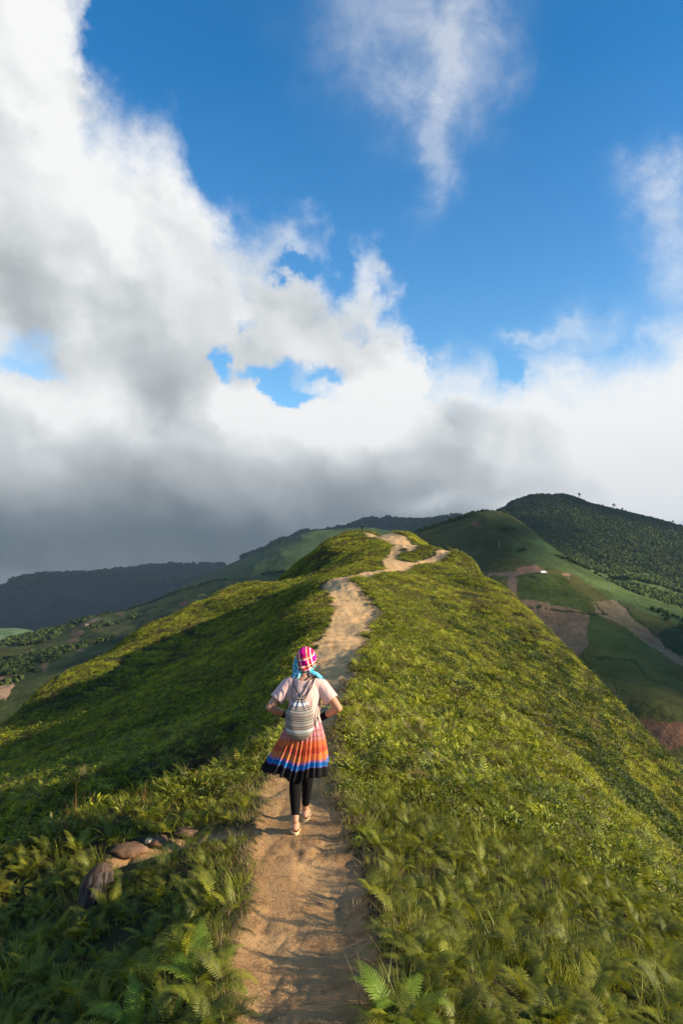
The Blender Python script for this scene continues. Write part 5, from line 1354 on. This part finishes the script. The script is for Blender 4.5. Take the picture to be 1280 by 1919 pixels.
KN = [(740, 1845, .34, 7, 'bright yellow-green fern spilling over the right edge of the path at the bottom', 'y'), (700, 1640, .26, 5, 'small fern at the right edge of the path, above the larger fern masses', 'g'),
      (688, 1545, .24, 6, 'bright fern right of the path, level with the walking woman\'s shoes', 'y'), (290, 1510, .30, 6, 'tall upright fern on the left shoulder behind the stones', 'y'), (215, 1535, .28, 7, 'fern with fan-like fronds left of the upright fern on the left shoulder', 'g'),
      (150, 1590, .26, 6, 'dark fern just behind the stump', 'g'), (350, 1700, .34, 7, 'large fern halfway between the stump and the path', 'g'), (385, 1640, .26, 6, 'fern beside the left edge of the path, below the trampled ledge', 'g'),
      (370, 1800, .36, 8, 'large bright fern on the left bank hanging over the dark hollow by the path', 'y'), (270, 1880, .34, 8, 'fern at the bottom edge left of the path', 'y'), (290, 1650, .22, 5, 'little rounded fern in the grass below the stones', 'g'),
      (480, 1420, .22, 5, 'light fern left of the skirt hem of the walking woman', 'y'), (655, 1385, .22, 5, 'pale fern right of the woman, by the path edge', 'y')]
for i, (px, py, L, n, lb, k) in enumerate(KN): fern(px, py, L, n, lb, None, k, i)
rf = random.Random(77)
for i in range(120):
    for _ in range(40):
        px, py = rf.uniform(725, 1290), rf.uniform(1540, 1940)
        if py > 1540 + (px - 735) * .12: break
    fern(px, py, rf.uniform(.26, .38), rf.randint(5, 7), 'olive green fern in the thick fern growth right of the path', 'ferns growing thickly right of the path', 'g', i + 50)
for i in range(34):
    px, py = rf.uniform(-10, 430), rf.uniform(1640, 1940)
    fern(px, py, rf.uniform(.24, .34), rf.randint(5, 7), 'dark green fern in the shaded growth left of the path', 'ferns growing in the shade left of the path', 'g', i + 150)

# stones
m_stone, b = new_mat('brown_rock'); op = b.n('ShaderNodeTexCoord').outputs['Object']
n1 = b.noise(op, 9, 6, .65).outputs['Fac']; n2 = b.noise(op, 70, 4, .7).outputs['Fac']
finish(m_stone, b, princ(b, b.mix(b.smooth(n2, .5, .75, 0, .5), b.ramp(n1, [(.3, (.08, .045, .025)), (.5, (.18, .105, .058)), (.7, (.28, .17, .10))]), (.09, .055, .035, 1)), .9, bump(b, b.add(n1, b.mul(n2, .4)), .02, 1), .2))
m_stump, b = new_mat('weathered_grey_brown'); op = b.n('ShaderNodeTexCoord').outputs['Object']
st = b.noise(b.vm('MULTIPLY', op, (1, 1, .10)), 42, 6, .6).outputs['Fac']; n2 = b.noise(op, 12, 5, .6).outputs['Fac']
c_ = b.ramp(st, [(.35, (.018, .014, .012)), (.48, (.06, .048, .040)), (.60, (.15, .13, .12)), (.7, (.06, .04, .03))])
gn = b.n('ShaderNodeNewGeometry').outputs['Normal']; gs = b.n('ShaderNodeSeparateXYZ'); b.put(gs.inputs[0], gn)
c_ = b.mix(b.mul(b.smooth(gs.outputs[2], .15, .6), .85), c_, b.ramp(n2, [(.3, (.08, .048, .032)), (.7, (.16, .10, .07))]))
finish(m_stump, b, princ(b, c_, .9, bump(b, st, .03, 1), .2))
def rock_mesh(seed, sx, sy, sz, mat, name='rock', cuts=6):
    r = np.random.default_rng(seed); bm = bmesh.new(); bmesh.ops.create_icosphere(bm, subdivisions=4, radius=1)
    V = np.array([v.co[:] for v in bm.verts]); F = np.array([[v.index for v in f.verts] for f in bm.faces]); bm.free()
    for _ in range(cuts):                              # flat broken sides
        n = r.normal(size=3); n /= np.linalg.norm(n); d = r.uniform(.55, .85); k = V @ n - d; V = V - np.where(k > 0, k * .85, 0)[:, None] * n
    V *= (1 + .16 * fbm(V[:, 0] * 2 + seed, V[:, 1] * 2 + V[:, 2] * 2, 1.2, 4, seed))[:, None]
    V = V * (sx, sy, sz); me = bpy.data.meshes.new(name); me.from_pydata(V.tolist(), [], F.tolist()); me.update(); me.polygons.foreach_set('use_smooth', [True] * len(F)); me.materials.append(mat); return me
def rock(px, py, s, seed, label, rz=0, up=0):
    x, y, z = ground_hit(px, py, .02); o = bpy.data.objects.new('rock', rock_mesh(seed, *s, m_stone)); COL.objects.link(o); o.location = (x, y, z + s[2] * .25 + up); o.rotation_euler = (0, 0, rz); tag(o, label, 'rock'); return o
rock(242, 1590, (.17, .13, .055), 1, 'largest brown rock at the left end of the row of stones on the left shoulder', .3, -.01)
rock(302, 1574, (.11, .09, .045), 2, 'middle brown stone of the row on the left shoulder, with a pale broken face', 1.0, -.005)
rock(354, 1556, (.14, .10, .04), 3, 'flat dark stone at the right end of the row on the trampled ledge', .1, -.005)
x, y, z = ground_hit(278, 1578, .02); tag(o := bpy.data.objects.new('rock', rock_mesh(4, .05, .035, .025, cloth('pale_rock', (.60, .46, .28), .01, 40))), 'small pale stone wedged between the two brown rocks', 'rock'); COL.objects.link(o); o.location = (x, y, z + .03)
# the tilted stump-like slab
x, y, z = ground_hit(165, 1700, .05)
me = rock_mesh(12, .13, .10, .30, m_stump, 'stump', 7)
V = np.empty(len(me.vertices) * 3, np.float32); me.vertices.foreach_get('co', V); V = V.reshape(-1, 3)
th_ = np.arctan2(V[:, 1], V[:, 0]); gro = (np.sin(th_ * 9 + V[:, 2] * 3) * .5 + np.sin(th_ * 17 + 1)) * .010
V[:, :2] *= (1 + gro * 5 * np.clip(1 - V[:, 2] * 1.5, 0, 1))[:, None]; V[:, 0] += V[:, 2] * .10; me.vertices.foreach_set('co', V.ravel()); me.update()
o = bpy.data.objects.new('stump', me); COL.objects.link(o); o.location = (x + .0, y + .10, z + .06); o.rotation_euler = (.05, .22, .2); tag(o, 'weathered grey-brown stump with deep vertical grooves standing in the grass on the left', 'stump')
# loose pebbles on the path
m_peb = simple('pebble_tan', [(.2, (.30, .20, .12)), (.8, (.50, .38, .25))], scale=40)
pm = [rock_mesh(60 + i, 1, 1, .7, m_peb, 'pebble', 3) for i in range(2)]
for m_ in pm: m_.name = 'pebble'
x, y = spread(60, 1.8, 16, -16, 12); k = gbare(x, y) > .6; x, y = x[k], y[k]; z = gz(x, y)
rot = np.stack([rng.uniform(0, 6, x.shape) for _ in range(3)], -1)
scatter('pebbles', np.stack([x, y, z], -1), rot, np.minimum(rng.lognormal(-5.8, .35, x.shape), .008), [bpy.data.objects.new('pebble', m_) for m_ in pm])
# twigs and straw lying on the soil
def litter(seed):
    r = random.Random(seed); mb = MB()
    for i in range(14):
        a = r.uniform(0, 6.28); c = Vector((r.gauss(0, .07), r.gauss(0, .07), .004)); blade(mb, c, r.uniform(.03, .09), a, 86, .0022, r.uniform(-25, 15), 3, 0)
    return mb
x, y = spread(14, 1.7, 13, -20, 14); k = (gbare(x, y) > .35) & (rng.uniform(0, 1, x.shape) < np.clip(1.15 + path_info(x, y) * 2.6, .12, 1)); x, y = x[k], y[k]
P_ = np.stack([x, y, gz(x, y) + .004], -1); scatter('straw_litter', P_, orient(x, y, 1, .02), rng.uniform(.7, 1.3, x.shape), [proto('litter', litter(s_), m_straw) for s_ in (1, 2)])
woman.scale = pack.scale = (1.03, 1.03, 1.03)
